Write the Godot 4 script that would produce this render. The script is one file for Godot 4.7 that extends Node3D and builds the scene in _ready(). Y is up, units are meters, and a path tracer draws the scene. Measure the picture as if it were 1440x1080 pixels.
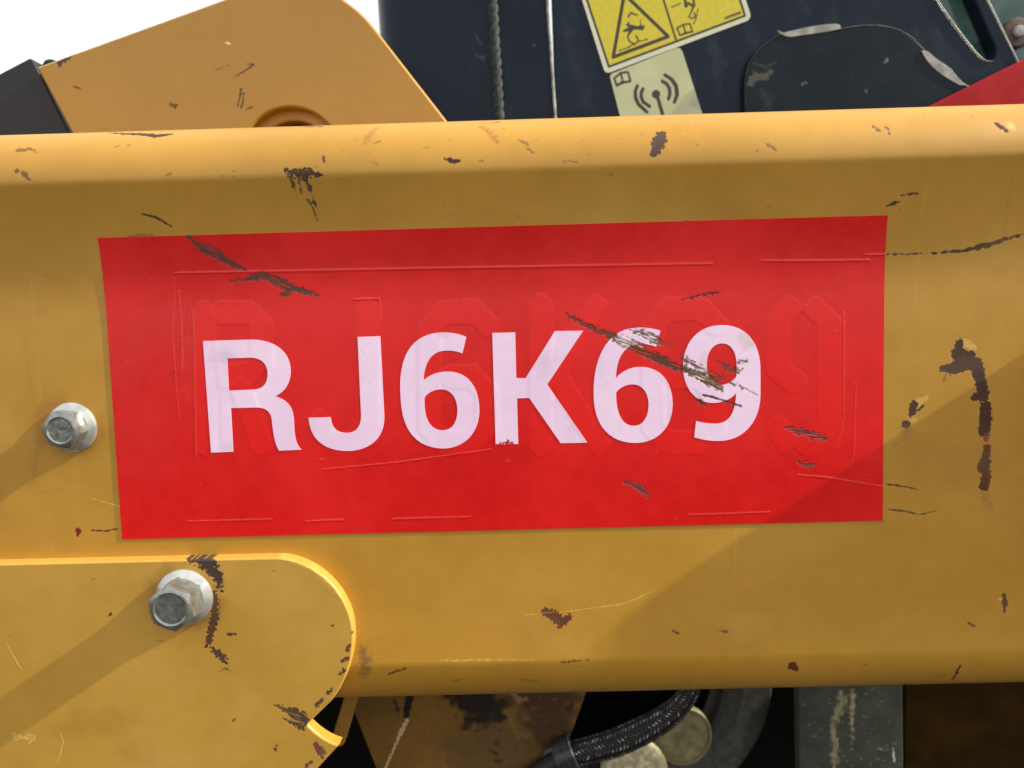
extends Node3D
# Close-up of a yellow loader arm with a red registration decal. Lengths in the builders are millimetres; LIFT puts the arm at its height above the ground.

const MM := 0.001
const LIFT := 1400.0
const FLAT_TOP := 45.0        # the web of the arm is flat below this height
const CREASE_TOP := 114.4
const CREASE_BOTTOM := -159.6
const BULGE := 15.0           # degrees the pressed panel leans out at its upper crease
const FLAT_BOTTOM := -95.0
const LOWER_BULGE := 4.5
const ARM_BACK := -100.0
const ARM_LEFT := -900.0
const ARM_RIGHT := 900.0

var org := Vector3.ZERO       # base of the thing being built, in millimetres
var names := {}
var wave := FastNoiseLite.new()
var M := {}
var rng := RandomNumberGenerator.new()


# ---------------------------------------------------------------- scene tree
func numbered(called: String) -> String:
	var n: int = names.get(called, 0)
	names[called] = n + 1
	return called if n == 0 else "%s_%03d" % [called, n]

func thing(called: String, label: String, category: String, base: Vector3, group := "") -> Node3D:
	var o := Node3D.new()
	o.name = numbered(called)
	add_child(o, true)
	o.position = (base + Vector3(0, LIFT, 0)) * MM
	o.set_meta("label", label)
	o.set_meta("category", category)
	if group:
		o.set_meta("group", group)
	org = base
	return o

func part(called: String, g: Geo, mat: Material, parent: Node3D, label := "") -> MeshInstance3D:
	var o := MeshInstance3D.new()
	o.name = called
	o.mesh = g.commit(org)
	o.material_override = mat
	parent.add_child(o, true)
	if label:
		o.set_meta("label", label)
	return o


# ---------------------------------------------------------------- geometry
class Geo:
	var v := PackedVector3Array()
	var n := PackedVector3Array()
	var t := PackedVector2Array()

	func tri(a: Vector3, b: Vector3, c: Vector3, na: Vector3, nb: Vector3, nc: Vector3, ta := Vector2.ZERO, tb := Vector2.ZERO, tc := Vector2.ZERO) -> void:
		if (b - a).cross(c - a).dot(na + nb + nc) > 0.0:
			v.append_array([a, c, b]); n.append_array([na, nc, nb]); t.append_array([ta, tc, tb])
		else:
			v.append_array([a, b, c]); n.append_array([na, nb, nc]); t.append_array([ta, tb, tc])

	func quad(a: Vector3, b: Vector3, c: Vector3, d: Vector3, na: Vector3, nb: Vector3, nc: Vector3, nd: Vector3, ta := Vector2.ZERO, tb := Vector2.ZERO, tc := Vector2.ZERO, td := Vector2.ZERO) -> void:
		tri(a, b, c, na, nb, nc, ta, tb, tc)
		tri(a, c, d, na, nc, nd, ta, tc, td)

	func flat(a: Vector3, b: Vector3, c: Vector3, d: Vector3, out: Vector3) -> void:
		var m := (b - a).cross(c - a).normalized()
		if m.dot(out) < 0.0:
			m = -m
		quad(a, b, c, d, m, m, m, m, Vector2(a.x, a.y), Vector2(b.x, b.y), Vector2(c.x, c.y), Vector2(d.x, d.y))

	func commit(base: Vector3) -> ArrayMesh:
		var pos := PackedVector3Array()
		for p in v:
			pos.append((p - base) * 0.001)
		var a := []
		a.resize(Mesh.ARRAY_MAX)
		a[Mesh.ARRAY_VERTEX] = pos
		a[Mesh.ARRAY_NORMAL] = n
		a[Mesh.ARRAY_TEX_UV] = t
		var m := ArrayMesh.new()
		m.add_surface_from_arrays(Mesh.PRIMITIVE_TRIANGLES, a)
		return m

func nums(text: String) -> PackedFloat64Array:
	var out := PackedFloat64Array()
	for s in text.replace(",", " ").split(" ", false):
		out.append(float(s))
	return out

# an outline written as M, L and C commands, in millimetres
func path(text: String, fine := 12) -> PackedVector2Array:
	var out := PackedVector2Array()
	var cmd := "M"
	var pend: Array[Vector2] = []
	for word in text.split(" ", false):
		if word.length() == 1 and "MLC".contains(word):
			cmd = word
			continue
		var xy := word.split(",")
		var p := Vector2(float(xy[0]), float(xy[1]))
		if cmd == "C":
			pend.append(p)
			if pend.size() == 3:
				var a := out[-1]
				for i in range(1, fine + 1):
					out.append(a.bezier_interpolate(pend[0], pend[1], pend[2], float(i) / fine))
				pend.clear()
		else:
			out.append(p)
	var clean := PackedVector2Array()
	for p in out:
		if clean.is_empty() or clean[-1].distance_to(p) > 0.02:
			clean.append(p)
	if clean.size() > 2 and clean[0].distance_to(clean[-1]) < 0.02:
		clean.remove_at(clean.size() - 1)
	return clean

func circle(c: Vector2, r: float, count := 48) -> PackedVector2Array:
	var out := PackedVector2Array()
	for i in count:
		out.append(c + Vector2.from_angle(TAU * i / count) * r)
	return out

func counter_clockwise(p: PackedVector2Array) -> PackedVector2Array:
	var q := p.duplicate()
	var area := 0.0
	for i in q.size():
		area += q[i].cross(q[(i + 1) % q.size()])
	if area < 0.0:
		q.reverse()
	return q

func inset(p: PackedVector2Array, d: float) -> PackedVector2Array:   # p runs counter-clockwise; d > 0 moves inwards
	var out := PackedVector2Array()
	var c := p.size()
	for i in c:
		var e0 := (p[i] - p[(i - 1 + c) % c]).normalized()
		var e1 := (p[(i + 1) % c] - p[i]).normalized()
		var n0 := Vector2(-e0.y, e0.x)
		var n1 := Vector2(-e1.y, e1.x)
		var m := (n0 + n1).normalized()
		out.append(p[i] + m * d / maxf(0.4, m.dot(n0)))
	return out

func bridged(outer: PackedVector2Array, hole: PackedVector2Array) -> PackedVector2Array:
	var h := hole.duplicate()
	h.reverse()
	var bi := 0
	var bj := 0
	var best := 1e18
	for i in outer.size():
		for j in h.size():
			var d := outer[i].distance_squared_to(h[j])
			if d < best:
				best = d; bi = i; bj = j
	var out := PackedVector2Array()
	for i in range(bi + 1):
		out.append(outer[i])
	for k in range(h.size() + 1):
		out.append(h[(bj + k) % h.size()])
	for i in range(bi, outer.size()):
		out.append(outer[i])
	return out

# a plate with chamfered front edges; the front lies at z, uv = (x - rect.x) / rect.w, (rect.top - y) / rect.h
func slab(g: Geo, outline: PackedVector2Array, z: float, depth: float, bevel := 1.0, hole := PackedVector2Array(), rect := Rect2(0, 0, 100, 100), on_face := false) -> Geo:
	var rings: Array = [counter_clockwise(outline)]
	if hole.size():
		var h := counter_clockwise(hole)
		h.reverse()
		rings.append(h)
	var uv := func(p: Vector2) -> Vector2: return Vector2((p.x - rect.position.x) / rect.size.x, (rect.position.y + rect.size.y - p.y) / rect.size.y)
	var dz := func(p: Vector2) -> float: return face_z(p) if on_face else 0.0
	var fronts: Array = []
	for r in rings:
		fronts.append(inset(r, bevel) if bevel > 0.0 else r)
	for side in 2:
		var use: Array = fronts if side == 0 else rings
		var flat_poly: PackedVector2Array = use[0]
		if use.size() > 1:
			var inner: PackedVector2Array = use[1].duplicate()
			inner.reverse()
			flat_poly = bridged(flat_poly, inner)
		var idx := Geometry2D.triangulate_polygon(flat_poly)
		if idx.is_empty():
			push_warning("an outline could not be filled")
		var nn := Vector3(0, 0, 1 if side == 0 else -1)
		for k in range(0, idx.size(), 3):
			var q: Array = []
			for m in 3:
				var p: Vector2 = flat_poly[idx[k + m]]
				q.append(Vector3(p.x, p.y, (z if side == 0 else z - depth) + dz.call(p)))
				q.append(uv.call(p))
			g.tri(q[0], q[2], q[4], nn, nn, nn, q[1], q[3], q[5])
	for r_i in rings.size():
		var r: PackedVector2Array = rings[r_i]
		var f: PackedVector2Array = fronts[r_i]
		var c := r.size()
		var en: Array[Vector2] = []
		for i in c:
			var e := (r[(i + 1) % c] - r[i]).normalized()
			en.append(Vector2(e.y, -e.x))
		for i in c:
			var j := (i + 1) % c
			var na := en[i]
			var nb := en[i]
			if en[(i - 1 + c) % c].dot(en[i]) > 0.8:
				na = (en[(i - 1 + c) % c] + en[i]).normalized()
			if en[j].dot(en[i]) > 0.8:
				nb = (en[j] + en[i]).normalized()
			var a3 := Vector3(na.x, na.y, 0)
			var b3 := Vector3(nb.x, nb.y, 0)
			var za: float = z + dz.call(r[i])
			var zb: float = z + dz.call(r[j])
			var ta: Vector2 = uv.call(r[i])
			var tb: Vector2 = uv.call(r[j])
			g.quad(Vector3(r[i].x, r[i].y, za - bevel), Vector3(r[j].x, r[j].y, zb - bevel), Vector3(r[j].x, r[j].y, zb - depth), Vector3(r[i].x, r[i].y, za - depth), a3, b3, b3, a3, ta, tb, tb, ta)
			if bevel > 0.0:
				var up := Vector3(0, 0, 1)
				var am := (a3 + up).normalized()
				var bm := (b3 + up).normalized()
				g.quad(Vector3(f[i].x, f[i].y, za), Vector3(f[j].x, f[j].y, zb), Vector3(r[j].x, r[j].y, zb - bevel), Vector3(r[i].x, r[i].y, za - bevel), (am + up).normalized(), (bm + up).normalized(), (bm + b3).normalized(), (am + a3).normalized(), uv.call(f[i]), uv.call(f[j]), tb, ta)
	return g

# a turned shape: pairs of radius and height along the axis
func lathe(g: Geo, profile: Array, at: Vector3, axis := Vector3(0, 0, 1), count := 64) -> Geo:
	var side := axis.cross(Vector3(0.13, 1, 0.07)).normalized()
	var other := axis.cross(side).normalized()
	for k in profile.size() - 1:
		var p: Vector2 = profile[k]
		var q: Vector2 = profile[k + 1]
		var d := (q - p).normalized()
		var out := Vector2(d.y, -d.x)
		for i in count:
			var a0 := TAU * i / count
			var a1 := TAU * (i + 1) / count
			var u0 := side * cos(a0) + other * sin(a0)
			var u1 := side * cos(a1) + other * sin(a1)
			var n0 := (u0 * out.x + axis * out.y).normalized()
			var n1 := (u1 * out.x + axis * out.y).normalized()
			var pts := [at + u0 * p.x + axis * p.y, at + u1 * p.x + axis * p.y, at + u1 * q.x + axis * q.y, at + u0 * q.x + axis * q.y]
			g.quad(pts[0], pts[1], pts[2], pts[3], n0, n1, n1, n0, Vector2(pts[0].x, pts[0].y) / 50.0, Vector2(pts[1].x, pts[1].y) / 50.0, Vector2(pts[2].x, pts[2].y) / 50.0, Vector2(pts[3].x, pts[3].y) / 50.0)
	return g

func smooth_line(pts: Array, per := 8) -> Array:
	var out: Array = []
	for i in pts.size() - 1:
		var a: Vector3 = pts[maxi(i - 1, 0)]
		var b: Vector3 = pts[i]
		var c: Vector3 = pts[i + 1]
		var d: Vector3 = pts[mini(i + 2, pts.size() - 1)]
		for k in per:
			out.append(b.cubic_interpolate(c, a, d, float(k) / per))
	out.append(pts[-1])
	return out

func tube(g: Geo, line: Array, radii: Array, count := 16, turns := 0.0) -> Geo:
	var rows: Array = []
	var along := 0.0
	for i in line.size():
		var p: Vector3 = line[i]
		if i > 0:
			along += p.distance_to(line[i - 1])
		var d: Vector3 = (line[mini(i + 1, line.size() - 1)] - line[maxi(i - 1, 0)]).normalized()
		var s := d.cross(Vector3(0, 0, 1)).normalized()
		var o := d.cross(s).normalized()
		var f := float(i) / (line.size() - 1) * (radii.size() - 1)
		var r0 := int(f)
		var r: float = lerpf(radii[r0], radii[mini(r0 + 1, radii.size() - 1)], f - r0)
		var ring: Array = []
		for k in count + 1:
			var a := TAU * k / count
			var u := s * cos(a) + o * sin(a)
			ring.append([p + u * r, u, Vector2(float(k) / count * TAU * 12.0 / 40.0 + along * turns, along / 40.0)])
		rows.append(ring)
	for i in rows.size() - 1:
		for k in count:
			var a = rows[i][k]
			var b = rows[i][k + 1]
			var c = rows[i + 1][k + 1]
			var d = rows[i + 1][k]
			g.quad(a[0], b[0], c[0], d[0], a[1], b[1], c[1], d[1], a[2], b[2], c[2], d[2])
	for e in [0, rows.size() - 1]:
		var m: Vector3 = line[e]
		var nn: Vector3 = (line[0] - line[1]).normalized() if e == 0 else (line[-1] - line[-2]).normalized()
		for k in count:
			g.tri(m, rows[e][k][0], rows[e][k + 1][0], nn, nn, nn)
	return g

func line_at(text: String, z: float) -> Array:
	var out: Array = []
	for p in path(text):
		out.append(Vector3(p.x, p.y, z))
	return out

# a hexagon bolt head whose corners are turned down by a cone, with a shallow dished top
func hex_head(g: Geo, at: Vector3, flat_r: float, top_r: float, h: float, turn: float, slope := 0.7) -> Geo:
	for face in 6:
		var mid := turn + face * TAU / 6
		var fn := Vector3(cos(mid), sin(mid), 0)
		for i in 8:
			var q: Array = []
			for e in 2:
				var a := mid - TAU / 12 + TAU / 6 * (i + e) / 8.0
				var r := flat_r / cos(a - mid)
				var u := Vector3(cos(a), sin(a), 0)
				var zt := h - (r - top_r) * slope
				q.append([at + u * r, at + u * r + Vector3(0, 0, zt), at + u * top_r + Vector3(0, 0, h), at + u * (top_r - 1.1) + Vector3(0, 0, h - 0.1), at + u * (top_r - 2.0) + Vector3(0, 0, h - 0.8), u])
			g.quad(q[0][0], q[1][0], q[1][1], q[0][1], fn, fn, fn, fn)
			for k in [1, 2, 3]:
				var out := Vector3(slope, 0, 1).normalized() if k == 1 else (Vector3(0.25, 0, 1).normalized() if k == 2 else Vector3(-0.7, 0, 1).normalized())
				var m0: Vector3 = (q[0][5] * out.x + Vector3(0, 0, out.z)).normalized()
				var m1: Vector3 = (q[1][5] * out.x + Vector3(0, 0, out.z)).normalized()
				g.quad(q[0][k], q[1][k], q[1][k + 1], q[0][k + 1], m0, m1, m1, m0)
			var up := Vector3(0, 0, 1)
			g.tri(q[0][4], q[1][4], at + Vector3(0, 0, h - 0.8), up, up, up)
	return g


# ---------------------------------------------------------------- computed surfaces
class Canvas:
	var img: Image
	var relief: Image        # red: height about 0.5, green: roughness
	var rect: Rect2          # millimetres, y up
	var k: float
	var w: int
	var h: int
	var noise := FastNoiseLite.new()
	var seeded := 1
	var edge := FastNoiseLite.new()

	func _init(r: Rect2, width: int, color: Color, second: Color, rough: float, seed_value: int, scale := 0.02, stretch := 1.0) -> void:
		rect = r
		w = width
		k = width / r.size.x
		h = int(round(r.size.y * k))
		seeded = seed_value
		noise.seed = seed_value
		noise.noise_type = FastNoiseLite.TYPE_SIMPLEX_SMOOTH
		noise.frequency = 1.0
		noise.fractal_octaves = 4
		edge.seed = seed_value + 7
		edge.noise_type = FastNoiseLite.TYPE_SIMPLEX_SMOOTH
		edge.frequency = 1.0
		edge.fractal_octaves = 1
		var sw := w / 3
		var sh := h / 3
		img = Image.create_empty(sw, sh, false, Image.FORMAT_RGB8)
		relief = Image.create_empty(sw, sh, false, Image.FORMAT_RGB8)
		for y in sh:
			for x in sw:
				var mx := x * 3.0 / k
				var my := y * 3.0 / k
				var a := noise.get_noise_2d(mx * scale, my * scale * stretch) * 0.9 + noise.get_noise_2d(mx * scale * 9.0 + 40.0, my * scale * 9.0) * 0.35
				var f := clampf(0.5 + a, 0.0, 1.0)
				img.set_pixel(x, y, color.lerp(second, f))
				relief.set_pixel(x, y, Color(0.5 + 0.012 * noise.get_noise_2d(mx * 0.45, my * 0.45), clampf(rough + 0.10 * (f - 0.5), 0.02, 1.0), 0))
		img.resize(w, h, Image.INTERPOLATE_CUBIC)
		relief.resize(w, h, Image.INTERPOLATE_CUBIC)

	func px(p: Vector2) -> Vector2:
		return Vector2((p.x - rect.position.x) * k, (rect.position.y + rect.size.y - p.y) * k)

	# a worn patch or a line along x,y,radius triples; o: rag, freq, soft, alpha, dh, rough, streak, ang, relief_only
	func blot(text: String, color: Color, o := {}) -> void:
		var p: Array = []
		for word in text.split(" ", false):
			var q := word.split(",")
			if q.size() > 2:
				p.append(Vector3(float(q[0]), float(q[1]), float(q[2])))
		mark(p, color, o)

	func mark(p: Array, color: Color, o := {}) -> void:
		var rag: float = o.get("rag", 1.2)
		var freq: float = o.get("freq", 0.35)
		var soft: float = o.get("soft", 0.5)
		var alpha: float = o.get("alpha", 1.0)
		var dh: float = o.get("dh", -0.25)
		var rough: float = o.get("rough", 0.85)
		var streak: float = o.get("streak", 0.0)
		var ang: float = o.get("ang", 0.0)
		var only: bool = o.get("relief_only", false)
		var box: bool = o.get("box", false)
		var vary: float = o.get("vary", 0.5)
		var pad := rag + soft + 0.5
		var lo := Vector2(1e9, 1e9)
		var hi := Vector2(-1e9, -1e9)
		for q in p:
			lo = lo.min(Vector2(q.x, q.y) - Vector2.ONE * (q.z + pad))
			hi = hi.max(Vector2(q.x, q.y) + Vector2.ONE * (q.z + pad))
		var a := px(Vector2(lo.x, hi.y))
		var b := px(Vector2(hi.x, lo.y))
		var x0 := clampi(int(a.x), 0, w)
		var x1 := clampi(int(b.x) + 1, 0, w)
		var y0 := clampi(int(a.y), 0, h)
		var y1 := clampi(int(b.y) + 1, 0, h)
		if x1 <= x0 or y1 <= y0:
			return
		var mw := x1 - x0
		var mask := PackedFloat32Array()
		mask.resize(mw * (y1 - y0))
		mask.fill(1e6)
		var segs := maxi(1, p.size() - 1)
		for s in segs:
			var p0: Vector3 = p[s]
			var p1: Vector3 = p[mini(s + 1, p.size() - 1)]
			var m0 := Vector2(p0.x, p0.y)
			var d := Vector2(p1.x, p1.y) - m0
			var l := maxf(d.length_squared(), 1e-6)
			var rr := maxf(p0.z, p1.z) + pad
			var c0 := px(Vector2(minf(p0.x, p1.x) - rr, maxf(p0.y, p1.y) + rr))
			var c1 := px(Vector2(maxf(p0.x, p1.x) + rr, minf(p0.y, p1.y) - rr))
			for y in range(maxi(y0, int(c0.y)), mini(y1, int(c1.y) + 1)):
				var my := rect.position.y + rect.size.y - (y + 0.5) / k
				for x in range(maxi(x0, int(c0.x)), mini(x1, int(c1.x) + 1)):
					var m := Vector2(rect.position.x + (x + 0.5) / k, my) - m0
					var t := clampf(m.dot(d) / l, 0.0, 1.0)
					var off := (m - d * t).abs()
					var e := (maxf(maxf(off.x, off.y), (off.x + off.y) * 0.8) if box else off.length()) - lerpf(p0.z, p1.z, t)
					var at := (y - y0) * mw + x - x0
					if e < mask[at]:
						mask[at] = e
		var ca := cos(ang)
		var sa := sin(ang)
		for y in range(y0, y1):
			var my := rect.position.y + rect.size.y - (y + 0.5) / k
			for x in range(x0, x1):
				var e := mask[(y - y0) * mw + x - x0]
				if e > pad:
					continue
				var mx := rect.position.x + (x + 0.5) / k
				var n1 := 0.42 * edge.get_noise_2d(mx * freq * 0.8, my * freq * 0.8) + 0.2 * noise.get_noise_2d(mx * freq, my * freq)
				var n2 := 0.0
				var f := smoothstep(0.0, 1.0, 0.5 - (e + rag * n1 * 2.0) / (soft * 1.7)) * alpha
				if f <= 0.004:
					continue
				if streak > 0.0:
					n2 = 0.6 * edge.get_noise_2d((mx * ca + my * sa) * 0.07, (my * ca - mx * sa) * 0.9)
					f *= smoothstep(-0.25, 0.2, n2 + 0.45 - streak)
				if not only:
					var n3 := noise.get_noise_2d(mx * 1.1 + 77.0, my * 1.1)
					var c := img.get_pixel(x, y)
					img.set_pixel(x, y, c.lerp(color * (1.0 + vary * n3), f))
				var r := relief.get_pixel(x, y)
				relief.set_pixel(x, y, Color(lerpf(r.r, 0.5 + dh, f), lerpf(r.g, rough, f), 0))

	func fill(poly: PackedVector2Array, color: Color) -> void:
		var lo := Vector2(1e9, 1e9)
		var hi := Vector2(-1e9, -1e9)
		var q := PackedVector2Array()
		for p in poly:
			var c := px(p)
			q.append(c)
			lo = lo.min(c)
			hi = hi.max(c)
		for y in range(maxi(0, int(lo.y)), mini(h, int(hi.y) + 1)):
			for x in range(maxi(0, int(lo.x)), mini(w, int(hi.x) + 1)):
				if Geometry2D.is_point_in_polygon(Vector2(x + 0.5, y + 0.5), q):
					var n1 := noise.get_noise_2d(x / k * 0.2, y / k * 0.2)
					img.set_pixel(x, y, color * (1.0 + 0.05 * n1))

	func specks(count: int, where: Rect2, color: Color, small: float, big: float, alpha: float, r: RandomNumberGenerator, long := 1.0, dh := -0.1) -> void:
		for i in count:
			var c := Vector2(r.randf_range(where.position.x, where.end.x), r.randf_range(where.position.y, where.end.y))
			var s := small * pow(big / small, pow(r.randf(), 3.0))
			var d := Vector2.from_angle(r.randf_range(-0.6, 0.6)) * s * r.randf_range(0.5, long)
			mark([Vector3(c.x - d.x, c.y - d.y, s * 0.6), Vector3(c.x + d.x, c.y + d.y, s)], color, {"rag": s * 0.7, "freq": 0.5 / s, "soft": 0.35 + 0.3 * s, "alpha": alpha * r.randf_range(0.4, 1.0), "dh": dh, "rough": 0.7})

	func hairs(count: int, where: Rect2, color: Color, length: float, alpha: float, r: RandomNumberGenerator, ang := 0.0, spread := 3.0) -> void:
		for i in count:
			var c := Vector2(r.randf_range(where.position.x, where.end.x), r.randf_range(where.position.y, where.end.y))
			var a := ang + r.randf_range(-spread, spread)
			var l := length * r.randf_range(0.3, 1.0)
			var p: Array = []
			for s in 4:
				p.append(Vector3(c.x + cos(a) * l * s / 3.0, c.y + sin(a) * l * s / 3.0, r.randf_range(0.03, 0.16)))
				a += r.randf_range(-0.12, 0.12)
			mark(p, color, {"rag": 0.12, "freq": 1.0, "soft": 0.3, "alpha": alpha * r.randf_range(0.3, 1.0), "dh": -0.04, "rough": 0.6})

	func material(height_mm: float, specular := 0.5) -> StandardMaterial3D:
		var m := StandardMaterial3D.new()
		m.albedo_texture = ImageTexture.create_from_image(img)
		var tex := ImageTexture.create_from_image(relief)
		m.roughness_texture = tex
		m.roughness_texture_channel = BaseMaterial3D.TEXTURE_CHANNEL_GREEN
		m.roughness = 1.0
		m.metallic_specular = specular
		m.heightmap_enabled = true
		m.heightmap_texture = tex
		m.heightmap_scale = height_mm * 0.1
		m.texture_repeat = false
		return m

func srgb(r: float, g: float, b: float) -> Color:   # 0..255 as seen on a swatch
	return Color(r / 255.0, g / 255.0, b / 255.0)

func plain(color: Color, rough: float, metal := 0.0, spec := 0.5) -> StandardMaterial3D:
	var m := StandardMaterial3D.new()
	m.albedo_color = color
	m.roughness = rough
	m.metallic = metal
	m.metallic_specular = spec
	return m

# a material whose tone wanders over the thing (world triplanar, metres)
func mottled(a: Color, b: Color, rough: float, size_mm: float, seed_value: int, metal := 0.0, bump_mm := 0.0, octaves := 5) -> StandardMaterial3D:
	var n := FastNoiseLite.new()
	n.seed = seed_value
	n.frequency = 0.012
	n.fractal_octaves = octaves
	var ramp := Gradient.new()
	ramp.set_color(0, a)
	ramp.set_color(1, b)
	ramp.set_offset(0, 0.25)
	ramp.set_offset(1, 0.75)
	var t := NoiseTexture2D.new()
	t.width = 512; t.height = 512; t.seamless = true; t.noise = n; t.color_ramp = ramp
	var m := plain(Color.WHITE, rough, metal)
	m.albedo_texture = t
	m.uv1_triplanar = true
	m.uv1_world_triplanar = true
	m.uv1_scale = Vector3.ONE * 1000.0 / size_mm
	if bump_mm > 0.0:
		var g := NoiseTexture2D.new()
		g.width = 512; g.height = 512; g.seamless = true; g.noise = n
		m.heightmap_enabled = true
		m.heightmap_texture = g
		m.heightmap_scale = bump_mm * 0.1
	return m


# ---------------------------------------------------------------- the arm's pressed section
func bulge_z(y: float) -> float:
	if y < FLAT_BOTTOM:
		return tan(deg_to_rad(LOWER_BULGE)) / (2.0 * (FLAT_BOTTOM - CREASE_BOTTOM)) * pow(FLAT_BOTTOM - y, 2.0)
	if y <= FLAT_TOP:
		return 0.0
	return tan(deg_to_rad(BULGE)) / (2.0 * (CREASE_TOP - FLAT_TOP)) * pow(y - FLAT_TOP, 2.0)

func face_z(p: Vector2) -> float:      # height of the web and its slight waves at a point
	return bulge_z(p.y) + 0.1 * wave.get_noise_2d(p.x, p.y)

func arm_rows() -> Array:     # rows of y, z, normal y, normal z, length along the section, break
	var rows: Array = []
	var lean := deg_to_rad(BULGE)
	var s := FLAT_TOP
	var prev := Vector2(FLAT_TOP, 0)
	var up: Array = []
	for i in range(0, 25):
		var y := lerpf(FLAT_TOP, CREASE_TOP, i / 24.0)
		var z := bulge_z(y)
		s += Vector2(y, z).distance_to(prev)
		prev = Vector2(y, z)
		var a := atan(tan(lean) * i / 24.0)
		up.append([y, z, -sin(a), cos(a), s, false])
	var a0 := deg_to_rad(3.0)
	var c := Vector2.ZERO
	for i in range(1, 9):                        # the crease itself has a small radius
		var a := lerpf(-lean, a0, i / 8.0)
		var q := prev
		var mid := lerpf(-lean, a0, (i - 0.5) / 8.0)
		q += Vector2(cos(mid), -sin(mid)) * 13.0 * (a0 + lean) / 8.0
		s += q.distance_to(prev)
		prev = q
		up.append([q.x, q.y, sin(a), cos(a), s, false])
	c = prev - 32.6 * Vector2(sin(a0), cos(a0))
	for i in range(1, 25):
		var a := lerpf(a0, PI / 2, i / 24.0)
		var q := c + 32.6 * Vector2(sin(a), cos(a))
		s += q.distance_to(prev)
		prev = q
		up.append([q.x, q.y, sin(a), cos(a), s, false])
	up.append([prev.x, ARM_BACK, 1.0, 0.0, s + prev.y - ARM_BACK, false])
	var down: Array = []
	for i in 36:
		var y := lerpf(FLAT_TOP, CREASE_BOTTOM, i / 35.0)
		if i > 0:
			var a := atan(tan(deg_to_rad(LOWER_BULGE)) * maxf(0.0, (FLAT_BOTTOM - y) / (FLAT_BOTTOM - CREASE_BOTTOM)))
			down.append([y, bulge_z(y), sin(a), cos(a), y, false])
	prev = Vector2(CREASE_BOTTOM, bulge_z(CREASE_BOTTOM))
	s = CREASE_BOTTOM
	a0 = deg_to_rad(7.0)
	var tip := deg_to_rad(LOWER_BULGE)
	for i in range(1, 9):
		var a := lerpf(-tip, a0, i / 8.0)
		var mid := lerpf(-tip, a0, (i - 0.5) / 8.0)
		var q := prev + Vector2(-cos(mid), -sin(mid)) * 16.0 * (a0 + tip) / 8.0
		s -= q.distance_to(prev)
		prev = q
		down.append([q.x, q.y, -sin(a), cos(a), s, false])
	c = Vector2(prev.x + 36.5 * sin(a0), prev.y - 36.5 * cos(a0))
	for i in range(1, 25):
		var a := lerpf(a0, PI / 2, i / 24.0)
		var q := Vector2(c.x - 36.5 * sin(a), c.y + 36.5 * cos(a))
		s -= q.distance_to(prev)
		prev = q
		down.append([q.x, q.y, -sin(a), cos(a), s, false])
	down.append([prev.x, ARM_BACK, -1.0, 0.0, s - (prev.y - ARM_BACK), false])
	up.reverse()
	# the break flag belongs to the step from this row to the next one down
	rows = up + down
	return rows

func arm_beam(rect: Rect2) -> Geo:
	var g := Geo.new()
	var rows := arm_rows()
	var cols := 200
	var point := func(r: Array, x: float) -> Vector3:
		var web := 1.0 if float(r[1]) > -8.0 and float(r[0]) < CREASE_TOP + 0.2 else 0.0
		return Vector3(x, r[0], float(r[1]) + web * 0.1 * wave.get_noise_2d(x, r[0]))
	var normal := func(r: Array, x: float) -> Vector3:
		var web := 1.0 if float(r[1]) > -8.0 and float(r[0]) < CREASE_TOP + 0.2 else 0.0
		var gx := web * 0.16 * (wave.get_noise_2d(x + 1.0, r[0]) - wave.get_noise_2d(x - 1.0, r[0])) * 0.5
		var gy := web * 0.16 * (wave.get_noise_2d(x, float(r[0]) + 1.0) - wave.get_noise_2d(x, float(r[0]) - 1.0)) * 0.5
		return Vector3(-gx, float(r[2]) - gy, r[3]).normalized()
	for i in rows.size() - 1:
		var a: Array = rows[i]
		var b: Array = rows[i + 1]
		if Vector2(a[0], a[1]).distance_to(Vector2(b[0], b[1])) < 0.001:
			continue
		for k in cols:
			var xa := lerpf(ARM_LEFT, ARM_RIGHT, float(k) / cols)
			var xb := lerpf(ARM_LEFT, ARM_RIGHT, float(k + 1) / cols)
			var ta := (rect.end.y - float(a[4])) / rect.size.y
			var tb := (rect.end.y - float(b[4])) / rect.size.y
			var ua := (xa - rect.position.x) / rect.size.x
			var ub := (xb - rect.position.x) / rect.size.x
			g.quad(point.call(a, xa), point.call(a, xb), point.call(b, xb), point.call(b, xa), normal.call(a, xa), normal.call(a, xb), normal.call(b, xb), normal.call(b, xa), Vector2(ua, ta), Vector2(ub, ta), Vector2(ub, tb), Vector2(ua, tb))
	# the back and both ends
	var first: Array = rows[0]
	var last: Array = rows[-1]
	g.flat(Vector3(ARM_LEFT, first[0], first[1]), Vector3(ARM_RIGHT, first[0], first[1]), Vector3(ARM_RIGHT, last[0], last[1]), Vector3(ARM_LEFT, last[0], last[1]), Vector3(0, 0, -1))
	var section := PackedVector2Array()
	for r in rows:
		var q := Vector2(r[0], r[1])
		if section.is_empty() or section[-1].distance_to(q) > 0.01:
			section.append(q)
	var idx := Geometry2D.triangulate_polygon(section)
	for x in [ARM_LEFT, ARM_RIGHT]:
		var nn := Vector3(signf(x), 0, 0)
		for k in range(0, idx.size(), 3):
			var p := section[idx[k]]
			var q := section[idx[k + 1]]
			var r := section[idx[k + 2]]
			g.tri(Vector3(x, p.x, p.y), Vector3(x, q.x, q.y), Vector3(x, r.x, r.y), nn, nn, nn)
	return g


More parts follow.
